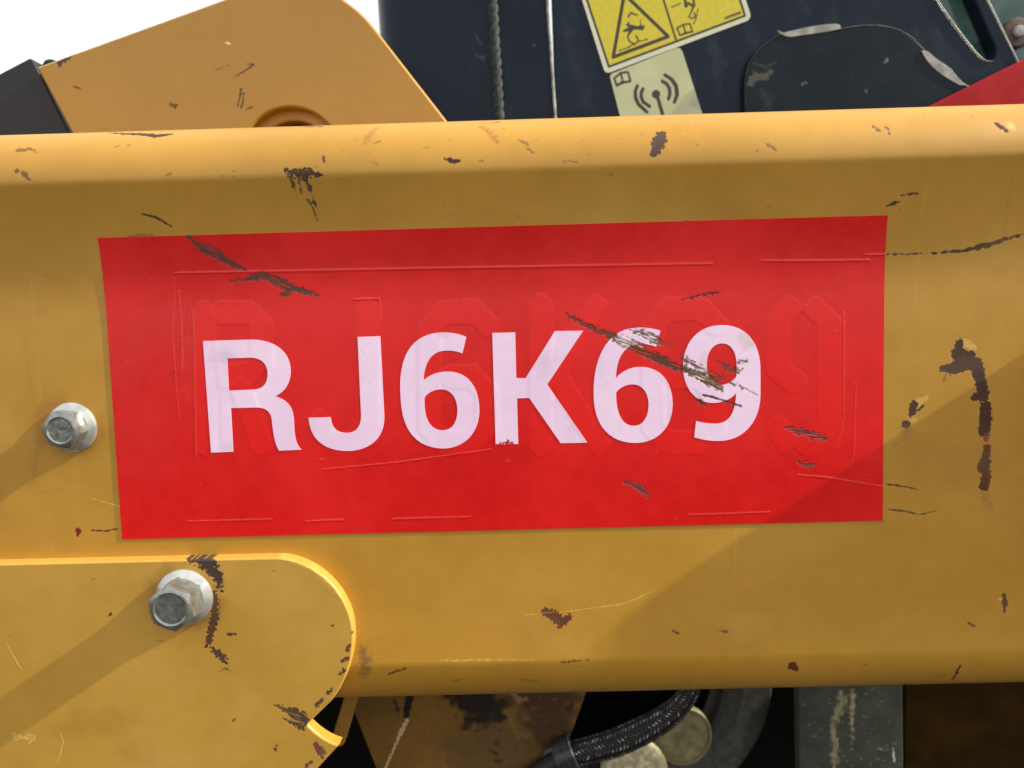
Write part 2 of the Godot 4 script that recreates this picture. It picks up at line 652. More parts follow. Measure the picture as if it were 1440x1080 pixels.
# ---------------------------------------------------------------- the scene
func _ready() -> void:
	rng.seed = 20240611
	wave.seed = 5
	wave.frequency = 0.011
	wave.fractal_octaves = 2

	var cam := Camera3D.new()
	cam.name = "camera"
	cam.fov = rad_to_deg(2.0 * atan(540.0 / 1040.0))
	cam.near = 0.02
	cam.far = 60.0
	cam.basis = Basis(Vector3.UP, deg_to_rad(0.6)) * Basis(Vector3.RIGHT, deg_to_rad(-5.25)) * Basis(Vector3.BACK, deg_to_rad(-1.6))
	cam.position = Vector3(4.34, 38.06 + LIFT, 414.23) * MM
	var optics := CameraAttributesPhysical.new()     # a phone lens: sharp on the arm, the cab a little soft
	optics.frustum_focal_length = 12.0 * 1040.0 / 540.0
	optics.frustum_focus_distance = 0.415
	optics.frustum_near = 0.02
	optics.frustum_far = 60.0
	optics.exposure_aperture = 7.0
	cam.attributes = optics
	add_child(cam)

	var sky_mat := ProceduralSkyMaterial.new()
	sky_mat.sky_top_color = Color(0.93, 0.94, 0.97)
	sky_mat.sky_horizon_color = Color(1.0, 0.985, 0.97)
	sky_mat.sky_curve = 0.3
	sky_mat.ground_horizon_color = Color(0.50, 0.47, 0.40)
	sky_mat.ground_bottom_color = Color(0.30, 0.27, 0.23)
	sky_mat.ground_curve = 0.1
	sky_mat.sun_angle_max = 3.0
	sky_mat.sun_curve = 0.1
	sky_mat.energy_multiplier = 0.95
	var sky := Sky.new()
	sky.sky_material = sky_mat
	var env := Environment.new()
	env.background_mode = Environment.BG_SKY
	env.sky = sky
	env.tonemap_mode = Environment.TONE_MAPPER_LINEAR
	env.tonemap_exposure = 1.4
	env.sdfgi_enabled = true
	env.ssao_enabled = true
	env.ssil_enabled = true
	var we := WorldEnvironment.new()
	we.name = "world_environment"
	we.environment = env
	add_child(we)

	var sun := DirectionalLight3D.new()
	sun.name = "sun"
	sun.light_energy = 1.6
	sun.light_color = Color(1.0, 0.96, 0.86)
	sun.light_angular_distance = 0.9
	sun.shadow_enabled = true
	sun.basis = Basis.looking_at(-Vector3(0.838, 0.54, 0.09).normalized())
	add_child(sun)

	materials()
	loader_arm()
	lift_lug()
	rubber_block()
	cab_side()
	red_guard()
	under_arm()


func materials() -> void:
	M.zinc = mottled(srgb(176, 179, 176), srgb(210, 212, 206), 0.28, 50.0, 3, 0.6, 0.12)
	M.zinc_dull = mottled(srgb(124, 128, 126), srgb(154, 157, 153), 0.28, 34.0, 4, 0.65, 0.16)
	M.yellow_plain = mottled(srgb(178, 130, 52), srgb(190, 140, 58), 0.45, 160.0, 6)
	M.black = mottled(srgb(22, 24, 27), srgb(38, 40, 43), 0.5, 120.0, 8)
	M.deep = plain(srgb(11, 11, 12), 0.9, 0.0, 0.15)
	M.bare = mottled(srgb(128, 130, 124), srgb(164, 166, 160), 0.45, 90.0, 12, 0.2, 0.0, 2)


func loader_arm() -> void:
	var base := Vector3(0, CREASE_BOTTOM - 40.0, -50)
	var arm := thing("loader_arm", "scuffed yellow steel loader arm with red number decal and bolted rounded plate", "loader arm", base)
	var rect := Rect2(-320, -215, 640, 405)
	var y1 := srgb(181, 134, 44)
	var y2 := srgb(192, 144, 51)
	var c := Canvas.new(rect, 2048, y1, y2, 0.42, 21, 0.006, 1.6)
	var rust := srgb(72, 49, 34)
	var rust_red := srgb(88, 44, 30)
	var scuff := srgb(88, 62, 34)
	var pale := srgb(238, 204, 126)
	# general wear: specks, dust and hairlines
	c.specks(150, Rect2(-300, 112, 600, 75), scuff, 0.18, 1.0, 0.6, rng, 2.5)
	c.specks(70, Rect2(-300, 112, 600, 60), pale, 0.15, 0.7, 0.5, rng, 1.5, 0.04)
	c.specks(90, Rect2(-300, -200, 600, 310), scuff, 0.15, 0.8, 0.4, rng, 2.5)
	c.specks(60, Rect2(-300, -210, 600, 48), srgb(96, 66, 30), 0.3, 2.0, 0.35, rng, 4.0)
	c.hairs(40, Rect2(-300, -160, 600, 260), pale, 26.0, 0.2, rng)
	c.hairs(24, Rect2(-300, -160, 600, 260), scuff, 16.0, 0.35, rng, 0.1, 0.5)
	# the upper lip
	c.blot("-221,154.7,0.6 -211.8,152,1.4 -201,149.8,1.6 -193,147.2,2.2 -184.7,148.5,1", rust, {"rag": 1.1})
	c.blot("-114,156.4,1.2 -107.3,155.3,1.4 -102.4,154.4,0.8", rust_red, {"rag": 1.2, "alpha": 0.8})
	c.blot("84,134.2,2.6 82.1,129.6,3.8 80.2,124.7,2.8 78.6,122,1.2", srgb(82, 62, 48), {"rag": 1.5, "freq": 0.45})
	c.blot("-32.7,123.5,0.6 -29.3,122.6,1.2 -25.5,122.1,0.9", srgb(58, 36, 22), {"rag": 0.8})
	c.blot("-117.6,119.5,1.2 -111.9,118.2,2 -106.6,118.1,2.4 -99.7,117.1,0.6", rust, {"rag": 1.6, "freq": 0.5})
	c.blot("-115.9,116.5,1.2 -114.6,111.6,0.6 -113.3,106.4,0.3", rust, {"rag": 1.0, "alpha": 0.85})
	c.blot("-108.2,116.3,1.6 -105.9,109.9,1 -104.3,100.9,0.4", rust, {"rag": 1.2, "alpha": 0.9})
	c.blot("-111.3,116,0.8 -110.8,107.8,0.3", rust, {"rag": 0.8, "alpha": 0.7})
	c.blot("262.7,135,1 265.1,132.9,1.4 266.7,130.1,0.8", rust_red, {"rag": 1.1})
	c.blot("269.5,133.7,2 270.5,131.8,1.6", pale, {"rag": 0.8, "soft": 2.0, "alpha": 0.6, "dh": 0.12, "rough": 0.35})
	c.blot("197.7,135.6,0.8 200.6,131.6,0.6", scuff, {"rag": 1.0, "alpha": 0.7})
	c.blot("204.2,134.3,1 205.3,130.6,0.4", scuff, {"rag": 1.0, "alpha": 0.7})
	c.blot("-264.8,137,1.2 -259.6,137.8,0.8 -254.2,135.5,0.6", scuff, {"rag": 1.4, "alpha": 0.6})
	c.blot("-263.2,124.3,0.8 -259.7,121.9,1.4 -257.1,119.5,0.8", scuff, {"rag": 1.4, "alpha": 0.7})
	c.blot("-13.6,146.3,0.8 -8.5,140.3,1.6 -4.3,132.7,1.2", srgb(150, 96, 50), {"rag": 1.6, "soft": 2.0, "alpha": 0.55})
	c.blot("-70.5,148.6,0.8 -74.2,139.8,1.6 -76.1,134.5,0.8", srgb(150, 96, 50), {"rag": 1.6, "soft": 2.0, "alpha": 0.5})
	c.blot("-97.6,126.4,0.9 -97.6,123.9,0.3", scuff, {"rag": 0.7, "alpha": 0.8})
	c.blot("140.1,125.6,0.8 143.7,123.5,0.8", scuff, {"rag": 1.0, "alpha": 0.5})
	c.blot("11.2,128.6,0.5 14.2,126,0.6", scuff, {"rag": 0.9, "alpha": 0.5})
	# the web
	c.blot("-199,99.4,0.3 -192.3,97.7,0.5 -187.3,94.5,0.6 -183.8,92.1,0.3", srgb(70, 50, 28), {"rag": 0.4})
	c.blot("-208.8,87.5,0.4 -200.9,88,0.9 -195.4,87.9,0.4", srgb(120, 84, 40), {"rag": 0.8, "alpha": 0.6})
	c.blot("-108.1,104.4,0.6 -105.5,100.1,0.4 -103.5,93.3,0.2", rust, {"rag": 0.5, "alpha": 0.8})
	c.blot("206.6,66.1,0.1 228.8,65.8,0.2 246.2,66.5,0.5 255.1,67.8,1 261.9,69.5,1.6 267.9,71.2,1 281.1,74.7,0.6", srgb(74, 56, 34), {"rag": 0.9, "freq": 0.3})
	c.blot("205.6,92,0.3 210.1,93.3,0.9 212.3,94,0.4", srgb(74, 56, 34), {"rag": 0.6})
	c.blot("213.4,97.4,0.3 218.7,98,0.6 221.8,97.9,0.3", srgb(74, 56, 34), {"rag": 0.6})
	c.blot("253.2,15.8,2.4 257.6,13.3,2", srgb(226, 196, 118), {"rag": 0.8, "dh": 0.06, "alpha": 0.5})
	c.blot("249.7,16.3,2 249,10.8,3.6 251.1,7.2,4 255.8,9,2.8", rust, {"rag": 0.9, "freq": 0.5})
	c.blot("241,1.9,2 246.5,1.7,3.4 252.8,4.3,4.2 258.7,4.2,4 260.8,-1.1,3.4", srgb(84, 60, 46), {"rag": 0.9, "freq": 0.5})
	c.blot("260.9,-2.3,3.2 263,-9.1,3.2 264,-14.4,3.2", rust, {"rag": 0.9, "freq": 0.5})
	c.blot("259.2,-14.6,2 262,-13.5,2.4", rust, {"rag": 0.8, "freq": 0.5})
	c.blot("265.4,-20,3.2 265.6,-27.3,3.4 265,-34.1,3.2", srgb(70, 42, 28), {"rag": 1.0, "freq": 0.5})
	c.blot("266.2,-36.2,2 266.3,-38.6,1.2", srgb(112, 56, 34), {"rag": 1.0, "freq": 0.5, "alpha": 0.8})
	c.blot("266.9,-43.1,2 266.6,-47.6,2.2", rust_red, {"rag": 0.8, "freq": 0.5})
	c.blot("265.9,-51.6,3.2 265.2,-54.9,3.4 266.9,-57.4,2.4", rust, {"rag": 0.9, "freq": 0.5})
	c.blot("266.6,-59.8,2.8 265.9,-65.5,2.8", rust_red, {"rag": 0.9, "freq": 0.5})
	c.blot("227.2,-16.6,2.4 230.3,-15.1,1.8 232.7,-13.5,0.6", srgb(224, 194, 112), {"rag": 1.0, "dh": 0.06, "alpha": 0.5})
	c.blot("223.4,-27.4,1.4 225.8,-26.2,1.2", srgb(214, 182, 104), {"rag": 0.8, "dh": 0.06, "alpha": 0.5})
	c.blot("225.2,-17.7,2.2 224.5,-21.3,2.2 223.3,-23.7,1.2", rust, {"rag": 0.7, "freq": 0.6})
	c.blot("227.7,-21,0.6 230.4,-18.7,0.5", rust, {"rag": 0.5})
	c.blot("221.1,-28.9,2.4", rust, {"rag": 0.8, "freq": 0.6})
	c.blot("221.1,-30.9,2.8 221.2,-35.8,1.2", srgb(120, 82, 48), {"rag": 1.5, "soft": 3.0, "alpha": 0.4, "dh": 0.0})
	c.blot("266.1,-72.1,2.4 269.6,-78.8,1.2", srgb(146, 96, 46), {"rag": 2.0, "soft": 4.0, "alpha": 0.45, "dh": 0.0})
	c.blot("241.2,-5.3,0.4 242.7,-1.4,0.2", scuff, {"rag": 0.4, "alpha": 0.7})
	c.blot("210.5,-62.8,0.3 217,-63.8,0.5 228.3,-66.2,0.2", srgb(88, 64, 30), {"rag": 0.4})
	c.blot("212.4,-77.7,0.4 221.3,-78.8,0.6 230.2,-81.1,0.3 239.8,-78.8,0.2", srgb(88, 64, 30), {"rag": 0.4, "alpha": 0.85})
	c.blot("15.6,-132.8,2.6 20.9,-135,3.2 24.1,-139.6,2.6 28.7,-136,2", rust_red, {"rag": 1.3, "freq": 0.5})
	c.blot("157.7,-168.6,2.8 160.9,-171.4,1.2", rust_red, {"rag": 0.8})
	c.blot("278.4,-129.6,1.2 279.2,-133.7,1.6 278.8,-139.5,0.4", srgb(96, 66, 40), {"rag": 0.8})
	c.blot("276.8,-131.2,1", pale, {"rag": 0.6, "alpha": 0.6, "dh": 0.05})
	c.blot("-252,-78.3,1.7 -252.6,-80.4,1", srgb(126, 22, 20), {"rag": 0.6})
	c.blot("-243.8,-78.1,0.4 -236.4,-78.7,0.4 -229.3,-77.6,0.3", srgb(96, 40, 24), {"rag": 0.4})
	c.blot("88.4,-144.9,0.4 91.6,-147.1,0.7", scuff, {"rag": 0.6})
	c.blot("116.2,-146,0.4 119.8,-146.9,0.8", scuff, {"rag": 0.6, "alpha": 0.8})
	c.blot("258.5,-145.2,0.8 261.7,-146.5,0.4", scuff, {"rag": 0.6, "alpha": 0.8})
	c.blot("254.9,-171,0.5 254.5,-177.1,1 255.1,-184.6,0.4", srgb(84, 58, 28), {"rag": 0.8})
	c.blot("-75.9,-167.6,0.5 -72.4,-165.7,0.8 -66.5,-163.9,0.4", srgb(84, 58, 28), {"rag": 0.8, "alpha": 0.8})
	c.blot("24.3,-162.5,0.4 30.9,-161.8,0.6 40.8,-161.6,0.2", srgb(84, 58, 28), {"rag": 0.8, "alpha": 0.6})
	c.blot("-90.9,-152.7,2 -89,-158.1,2.8 -90.6,-165.7,2.4", srgb(104, 72, 40), {"rag": 2.4, "soft": 4.0, "alpha": 0.6, "dh": 0.0})
	c.blot("4.5,-133.8,0.2 29.2,-132.3,0.2 62.1,-128.5,0.3 78.6,-121.4,0.2", pale, {"rag": 0.2, "alpha": 0.5, "soft": 0.4})
	c.blot("-242.2,-59,0.2 -226.2,-64.4,0.3 -206,-68.2,0.2", pale, {"rag": 0.2, "alpha": 0.6, "soft": 0.4})
	c.blot("-45.6,-159.6,0.5 -16.8,-159.8,0.4 12,-160.5,0.2", srgb(232, 190, 108), {"rag": 0.6, "alpha": 0.5, "dh": 0.0})
	# dust films, wiped patches, runs and grime round the bolt
	for i in 26:
		var at := Vector2(rng.randf_range(-300, 300), rng.randf_range(-150, 100))
		var size := rng.randf_range(8.0, 34.0)
		c.mark([Vector3(at.x, at.y, size * 0.3), Vector3(at.x + rng.randf_range(-50, 50), at.y + rng.randf_range(-8, 8), size * 0.5)], srgb(206, 166, 92) if i % 3 else srgb(160, 112, 42), {"rag": size * 0.5, "freq": 0.9 / size, "soft": size * 0.7, "alpha": rng.randf_range(0.12, 0.3), "dh": 0.0, "rough": rng.randf_range(0.5, 0.66), "vary": 0.1})
	for i in 16:
		var x := rng.randf_range(-290, 290)
		var top := rng.randf_range(-80, 110)
		c.mark([Vector3(x, top, 0.8), Vector3(x + rng.randf_range(-2, 2), top - rng.randf_range(20, 80), 0.4)], srgb(150, 106, 44) if i % 2 else srgb(214, 174, 100), {"rag": 0.8, "freq": 0.12, "soft": 1.4, "alpha": rng.randf_range(0.12, 0.3), "dh": 0.0, "rough": 0.6, "vary": 0.2})
	c.blot("-257.5,-15.8,15.2 -249.6,-19.2,15.2", srgb(138, 92, 36), {"rag": 2.5, "freq": 0.12, "soft": 6.0, "alpha": 0.35, "dh": 0.0})
	c.blot("-266.9,-21.2,2.4 -272,-33.4,2 -275.1,-49.8,0.8", srgb(140, 92, 40), {"rag": 2.0, "soft": 4.0, "alpha": 0.3, "dh": 0.0})
	c.blot("-224.8,86,0.8 -225.2,-83.2,0.8 -10.5,-83.2,0.8 208.5,-85.1,0.8", srgb(120, 84, 34), {"rag": 1.0, "freq": 0.1, "soft": 2.6, "alpha": 0.22, "dh": 0.0})
	var paint := c.material(0.5)
	paint.texture_repeat = true
	part("arm_beam", arm_beam(rect), paint, arm)

	decal(arm)
	mounting_plate(arm)
	bolt(arm, Vector2(-250.1,-17.9), face_z(Vector2(-250, -28)), 14.2, 2.6, 9.6, 8.6, 9.8, 0.35, "small flanged hex bolt beside the red decal")

	# the pivot boss at the right, whose shadow crosses the decal's corner
	var boss := Geo.new()
	var b := Vector2(385, -21.6)
	lathe(boss, [Vector2(80, 0), Vector2(80, 29), Vector2(77, 32), Vector2(24, 32), Vector2(23, 31)], Vector3(b.x, b.y, -0.5), Vector3(0, 0, 1), 72)
	var bo := part("pivot_boss", boss, M.yellow_plain, arm)
	var pin := Geo.new()
	lathe(pin, [Vector2(23, 30), Vector2(23, 34), Vector2(21, 36), Vector2(0.01, 36)], Vector3(b.x, b.y, 0), Vector3(0, 0, 1), 48)
	part("pivot_pin", pin, M.zinc_dull, bo)


func bolt(parent: Node3D, c: Vector2, z: float, flange_r: float, flange_h: float, flat_r: float, top_r: float, head_h: float, turn: float, label: String) -> void:
	var g := Geo.new()
	lathe(g, [Vector2(flange_r - 0.6, -0.2), Vector2(flange_r, 0.5), Vector2(flange_r, 1.4), Vector2(flange_r - 0.7, 2.0), Vector2(flat_r + 0.8, flange_h + 0.8), Vector2(flat_r - 1.0, flange_h + 1.0)], Vector3(c.x, c.y, z))
	var o := part("bolt", g, M.zinc, parent, label)
	var h := Geo.new()
	hex_head(h, Vector3(c.x, c.y, z + flange_h), flat_r, top_r, head_h, turn)
	part("bolt_head", h, M.zinc_dull, o)


func decal(arm: Node3D) -> void:
	var rect := Rect2(-228, -86, 438, 175)
	var red := Canvas.new(rect, 2048, srgb(214, 18, 17), srgb(232, 24, 22), 0.30, 31, 0.008)
	var white := Canvas.new(rect, 1536, srgb(248, 216, 246), srgb(255, 226, 252), 0.34, 32, 0.012)
	var olive := srgb(84, 68, 46)
	var n_ang := 0.42
	# old lettering, edges and creases of the plate under the film
	var ridge := {"rag": 0.0, "soft": 1.8, "dh": 0.14, "rough": 0.28, "relief_only": true}
	var shown := {"rag": 0.5, "freq": 0.2, "soft": 1.1, "dh": 0.2, "rough": 0.27, "alpha": 0.5, "vary": 0.05, "box": true}
	for s in ["-170.7,44.6,6.8 -175.6,-30.2,6.8", "-161.1,44.3,6.8 -145.2,43.9,6.8 -139.2,36.6,6.8 -140.3,17.5,6.8 -148,9.6,6.8 -163.4,8.5,6.8", "-153.3,2.1,6.4 -143.2,-31,6.4",
			"-79.4,43.6,6.8 -82.3,-18.8,6.8 -89.7,-30.8,6.8 -101.9,-31.3,6.8", "-109.3,-18.9,6.8 -109.6,-23.8,6.8",
			"-12.6,33.1,6.8 -19.5,41.2,6.8 -37.8,40.9,6.8 -45.2,32.4,6.8 -47.3,-23,6.8 -40.4,-32.1,6.8 -23.5,-32.6,6.8 -15.2,-24.6,6.8 -14.5,-4.4,6.8 -21.5,4.6,6.8 -34.3,4.9,6.8",
			"17.1,43.3,6.8 15.1,-35.2,6.8", "47.9,42.4,6.4 24.9,4.9,6.4 48.1,-36.1,6.4",
			"114.2,30.3,6.8 106.3,39.2,6.8 87.4,39,6.8 79.4,29.7,6.8 78.8,-26.3,6.8 86.7,-35.5,6.8 105.2,-36,6.8 113.2,-28.1,6.8 113.3,-7.9,6.8 105.4,1.2,6.8 91.8,1.5,6.8",
			"155.2,37.9,6.8 148.9,31,6.8 149.1,4,6.8 155.5,-2.6,6.8 158.7,-2.7,6.8", "169.4,37.5,6.8 177.3,29.4,6.8 178,-29,6.8 170.9,-38.5,6.8 165.3,-38.4,6.8", "153.3,-36.4,6.8 149.3,-29,6.8"]:
		red.blot(s, srgb(240, 30, 26), shown)
		white.blot(s, Color.RED, ridge)
	var crease := {"rag": 0.25, "freq": 0.4, "soft": 0.9, "dh": 0.36, "rough": 0.25, "alpha": 0.85, "vary": 0.1}
	for s in ["-185.1,67,0.3 -116.6,66.3,0.5 -29.7,65.4,0.5 111.8,63.7,0.5", "139.1,64.5,0.3 158.7,63.9,0.6 198.5,63.2,0.4", "196,66.3,0.2 209.3,66,0.4",
			"-186.2,63.9,0.2 -189.7,29.2,0.4 -189.2,-15.1,0.2", "-184.1,56.8,0.4 -184.7,21.1,0.6 -187,5.1,0.2", "-177.1,44.8,0.3 -180.9,-35.8,0.5",
			"185.2,34.7,0.4 185.9,-25.1,0.4 182.2,-41.3,0.3", "192.4,-5.2,0.2 191.8,-45.6,0.3 190.3,-50.4,0.2",
			"-188.4,-74.1,0.3 -140,-74.1,0.4", "-120.4,-75.8,0.4 -99.2,-75.5,0.6", "-70.6,-75.8,0.4 -61.2,-75.7,0.5 -25.7,-75.7,0.3", "98.5,-77.7,0.3 144.6,-77.2,0.4",
			"160.6,-56.2,0.2 175.9,-57.8,0.4 208.2,-64,0.2", "-108.7,-45.9,0.2 -65.9,-42.9,0.3 -13.1,-36.9,0.2", "-86.7,49.7,0.3 -72.4,49.7,0.4 -72.5,38.7,0.2"]:
		red.blot(s, srgb(224, 62, 54), crease)
	red.specks(36, rect, srgb(232, 80, 70), 0.25, 0.8, 0.6, rng, 1.6, 0.3)
	red.specks(40, rect, srgb(120, 20, 18), 0.2, 0.7, 0.5, rng, 1.6)
	red.hairs(40, rect, srgb(226, 70, 62), 26.0, 0.35, rng)
	red.blot("-217.5,49.8,8 -216.2,13.9,11.2 -215.8,-34.9,8", srgb(212, 44, 40), {"rag": 14.0, "freq": 0.05, "soft": 20.0, "alpha": 0.35, "dh": 0.0, "rough": 0.4})
	red.blot("-180.5,52.8,1.6 -184.3,-3.1,2", srgb(214, 56, 50), {"rag": 3.0, "freq": 0.1, "soft": 4.0, "alpha": 0.5, "streak": 0.35, "ang": 1.57, "dh": 0.04, "rough": 0.4})
	white.hairs(26, rect, srgb(176, 172, 196), 22.0, 0.5, rng, -1.2, 0.5)
	white.specks(40, rect, srgb(178, 170, 190), 0.2, 0.7, 0.5, rng, 1.6)
	white.blot("-166.9,28.6,1.2 -166,-32.1,1.6", srgb(214, 200, 226), {"rag": 1.0, "soft": 2.0, "alpha": 0.25, "dh": 0.0})
	white.blot("-9.8,-34.2,0.3 -6.6,-33.8,0.3 -3.7,-33.1,1 -0.9,-34,0.5", srgb(198, 24, 22), {"rag": 1.2, "freq": 0.8})
	# scrapes through the film; the same ones cross the letters
	var hard := {"rag": 1.6, "freq": 0.4, "soft": 0.9, "streak": 0.34, "ang": -n_ang, "alpha": 0.92, "rough": 0.75, "dh": -0.16}
	var thin := {"rag": 0.7, "freq": 0.5, "soft": 0.6, "streak": 0.2, "ang": -n_ang, "alpha": 0.9, "rough": 0.75, "dh": -0.14}
	var body := {"rag": 1.2, "freq": 0.4, "soft": 1.0, "streak": 0.12, "ang": -n_ang, "alpha": 0.95, "rough": 0.75, "dh": -0.18}
	for cv in [red, white]:
		cv.blot("-176.7,87,0.6 -171.7,82.6,1.6 -166.2,79.3,3.2 -161,77.3,2.4 -156.3,73.2,1.8 -150.7,70,1.6 -146.1,67.9,0.4", srgb(84, 52, 40), body)
		cv.blot("-154.6,61.5,0.4 -146.6,62.4,0.9 -139.7,63.8,2 -135.7,64.9,1.6", srgb(92, 54, 42), body)
		cv.blot("-135.8,63.7,1.6 -130.8,61.6,2.4 -125.1,58.7,2.6 -120.4,57,2 -114.2,55.2,1.6 -106.4,52.3,0.6", srgb(78, 62, 44), body)
		cv.blot("-127.1,52.8,0.8 -122.1,55.5,2", srgb(84, 58, 42), body)
		cv.blot("31.6,37.8,0.6 38.6,34,1.2 48.5,28.6,1.4 57.1,25.2,1.6", srgb(96, 52, 34), body)
		cv.blot("55.5,25.6,1.6 62.2,22.3,2.6 70.1,19.3,2.6 74.1,18.4,1.6", olive, hard)
		cv.blot("65.9,29.7,0.4 72.2,27.1,1.2 79.3,24.2,1.8 84.1,21.7,0.8 88.8,19.2,0.4", olive, hard)
		cv.blot("68.3,28.1,0.4 74.2,24.3,1 82.1,20.1,1", srgb(120, 112, 92), hard)
		cv.blot("66.2,19.8,1.2 74.1,15.6,2 84,10.9,2.6 91.9,7.1,2 101.8,4.1,1.4", srgb(80, 54, 38), body)
		cv.blot("93.9,13,0.5 99.1,10.1,1.4 103.8,7.2,1.6 111.7,2.2,1.2 119.7,-1.2,1 128.4,-5.5,0.4", olive, hard)
		cv.blot("96.6,5.8,0.8 105.8,1.5,2.6 112.5,-2.6,2.8 116.9,-5.6,1.6", srgb(82, 68, 44), body)
		cv.blot("119.7,6,1.6 124.5,4.6,2 128,3.7,1.2", srgb(90, 60, 40), hard)
		cv.blot("126.8,9,0.8 131.6,9.2,0.9", olive, thin)
		cv.blot("114.9,9.7,0.3 120.5,7.1,0.8", olive, thin)
		cv.blot("106.9,-9.3,0.4 111.7,-10.3,0.6 119.7,-12.9,0.6 128,-15.9,0.5", srgb(78, 62, 44), {"rag": 0.4, "soft": 0.5, "alpha": 0.95, "dh": -0.14})
		cv.blot("129.6,-5.5,0.2 133.6,-8,0.3 137.2,-10.1,0.2", srgb(150, 132, 132), {"rag": 0.3, "soft": 0.5, "alpha": 0.7})
		cv.blot("102.1,-10,0.4 106.1,-13.3,1.4 107.7,-15,0.6", srgb(96, 46, 32), body)
	# torn film: pale backing along the worst scrapes, grime on the white
	for cv in [red, white]:
		cv.blot("58.7,24,0.8 69,20.5,1.2 73.7,18.8,0.6", srgb(206, 190, 168), {"rag": 0.8, "freq": 0.5, "soft": 0.6, "streak": 0.5, "ang": -n_ang, "dh": -0.2})
		cv.blot("100.6,4.5,0.8 110.9,-1,1 116.5,-4.4,0.4", srgb(150, 134, 104), {"rag": 0.8, "freq": 0.5, "soft": 0.6, "streak": 0.45, "ang": -n_ang, "dh": -0.2})
	for i in 22:
		var at := Vector2(rng.randf_range(-170, 145), rng.randf_range(-38, 36))
		var size := rng.randf_range(3.0, 12.0)
		white.mark([Vector3(at.x, at.y, size * 0.4)], srgb(206, 190, 206) if i % 2 else srgb(214, 200, 190), {"rag": size * 0.5, "freq": 1.0 / size, "soft": size * 0.6, "alpha": rng.randf_range(0.2, 0.5), "dh": 0.0, "rough": 0.5, "vary": 0.05})
	red.blot("96.1,44.2,0.3 103.2,46,0.7 111.9,47.3,0.8 117.4,48,0.3", srgb(92, 46, 34), {"rag": 0.9, "freq": 0.5, "streak": 0.25, "ang": 0.25, "soft": 0.7})
	red.blot("153.6,-28.7,0.5 160.5,-30.9,1.6 167.7,-33.2,2.4 174.9,-35.8,1.8", srgb(92, 58, 52), {"rag": 1.6, "freq": 0.5, "streak": 0.25, "ang": -0.15, "soft": 0.8})
	red.blot("160.6,-49.3,0.6 165.4,-50.6,1.8 170.2,-51.1,0.6", srgb(98, 56, 50), {"rag": 1.5, "freq": 0.6, "streak": 0.3, "ang": -0.1, "soft": 0.8})
	red.blot("61.5,-57.7,0.5 68,-59.1,2 72.4,-62.1,2.2 76,-67.2,0.6", srgb(96, 60, 56), {"rag": 1.2, "freq": 0.5, "streak": 0.3, "ang": -0.7, "soft": 0.8})
	red.blot("96.4,87.9,0.6 98,86.8,0.8", srgb(90, 40, 30), {"rag": 0.6})
	M.red_film = red.material(0.55)
	M.white_film = white.material(0.55)
	# the film follows the pressed section
	var q := path("-225.4,87.2 206.9,87 208.9,-83.8 -226.9,-83.6")
	var lift := 0.4
	var g := Geo.new()
	var cols := 60
	var rows := 40
	var spot := func(u: float, v: float) -> Array:
		var p := q[0].lerp(q[1], u).lerp(q[3].lerp(q[2], u), v)
		var e := 0.6
		var z := face_z(p)
		var nn := Vector3(-(face_z(p + Vector2(e, 0)) - z) / e, -(face_z(p + Vector2(0, e)) - z) / e, 1).normalized()
		return [Vector3(p.x, p.y, z) + nn * lift, nn, Vector2((p.x - rect.position.x) / rect.size.x, (rect.end.y - p.y) / rect.size.y), Vector3(p.x, p.y, z) - nn * 0.2]
	for i in cols:
		for j in rows:
			var a = spot.call(float(i) / cols, float(j) / rows)
			var b = spot.call(float(i + 1) / cols, float(j) / rows)
			var c = spot.call(float(i + 1) / cols, float(j + 1) / rows)
			var d = spot.call(float(i) / cols, float(j + 1) / rows)
			g.quad(a[0], b[0], c[0], d[0], a[1], b[1], c[1], d[1], a[2], b[2], c[2], d[2])
			if j == 0:
				g.flat(a[0], b[0], b[3], a[3], Vector3(0, 1, 0))
			if j == rows - 1:
				g.flat(c[0], d[0], d[3], c[3], Vector3(0, -1, 0))
			if i == 0:
				g.flat(a[0], d[0], d[3], a[3], Vector3(-1, 0, 0))
			if i == cols - 1:
				g.flat(b[0], c[0], c[3], b[3], Vector3(1, 0, 0))
	var film := part("number_decal", g, M.red_film, arm, "glossy red number decal reading RJ6K69 in white")
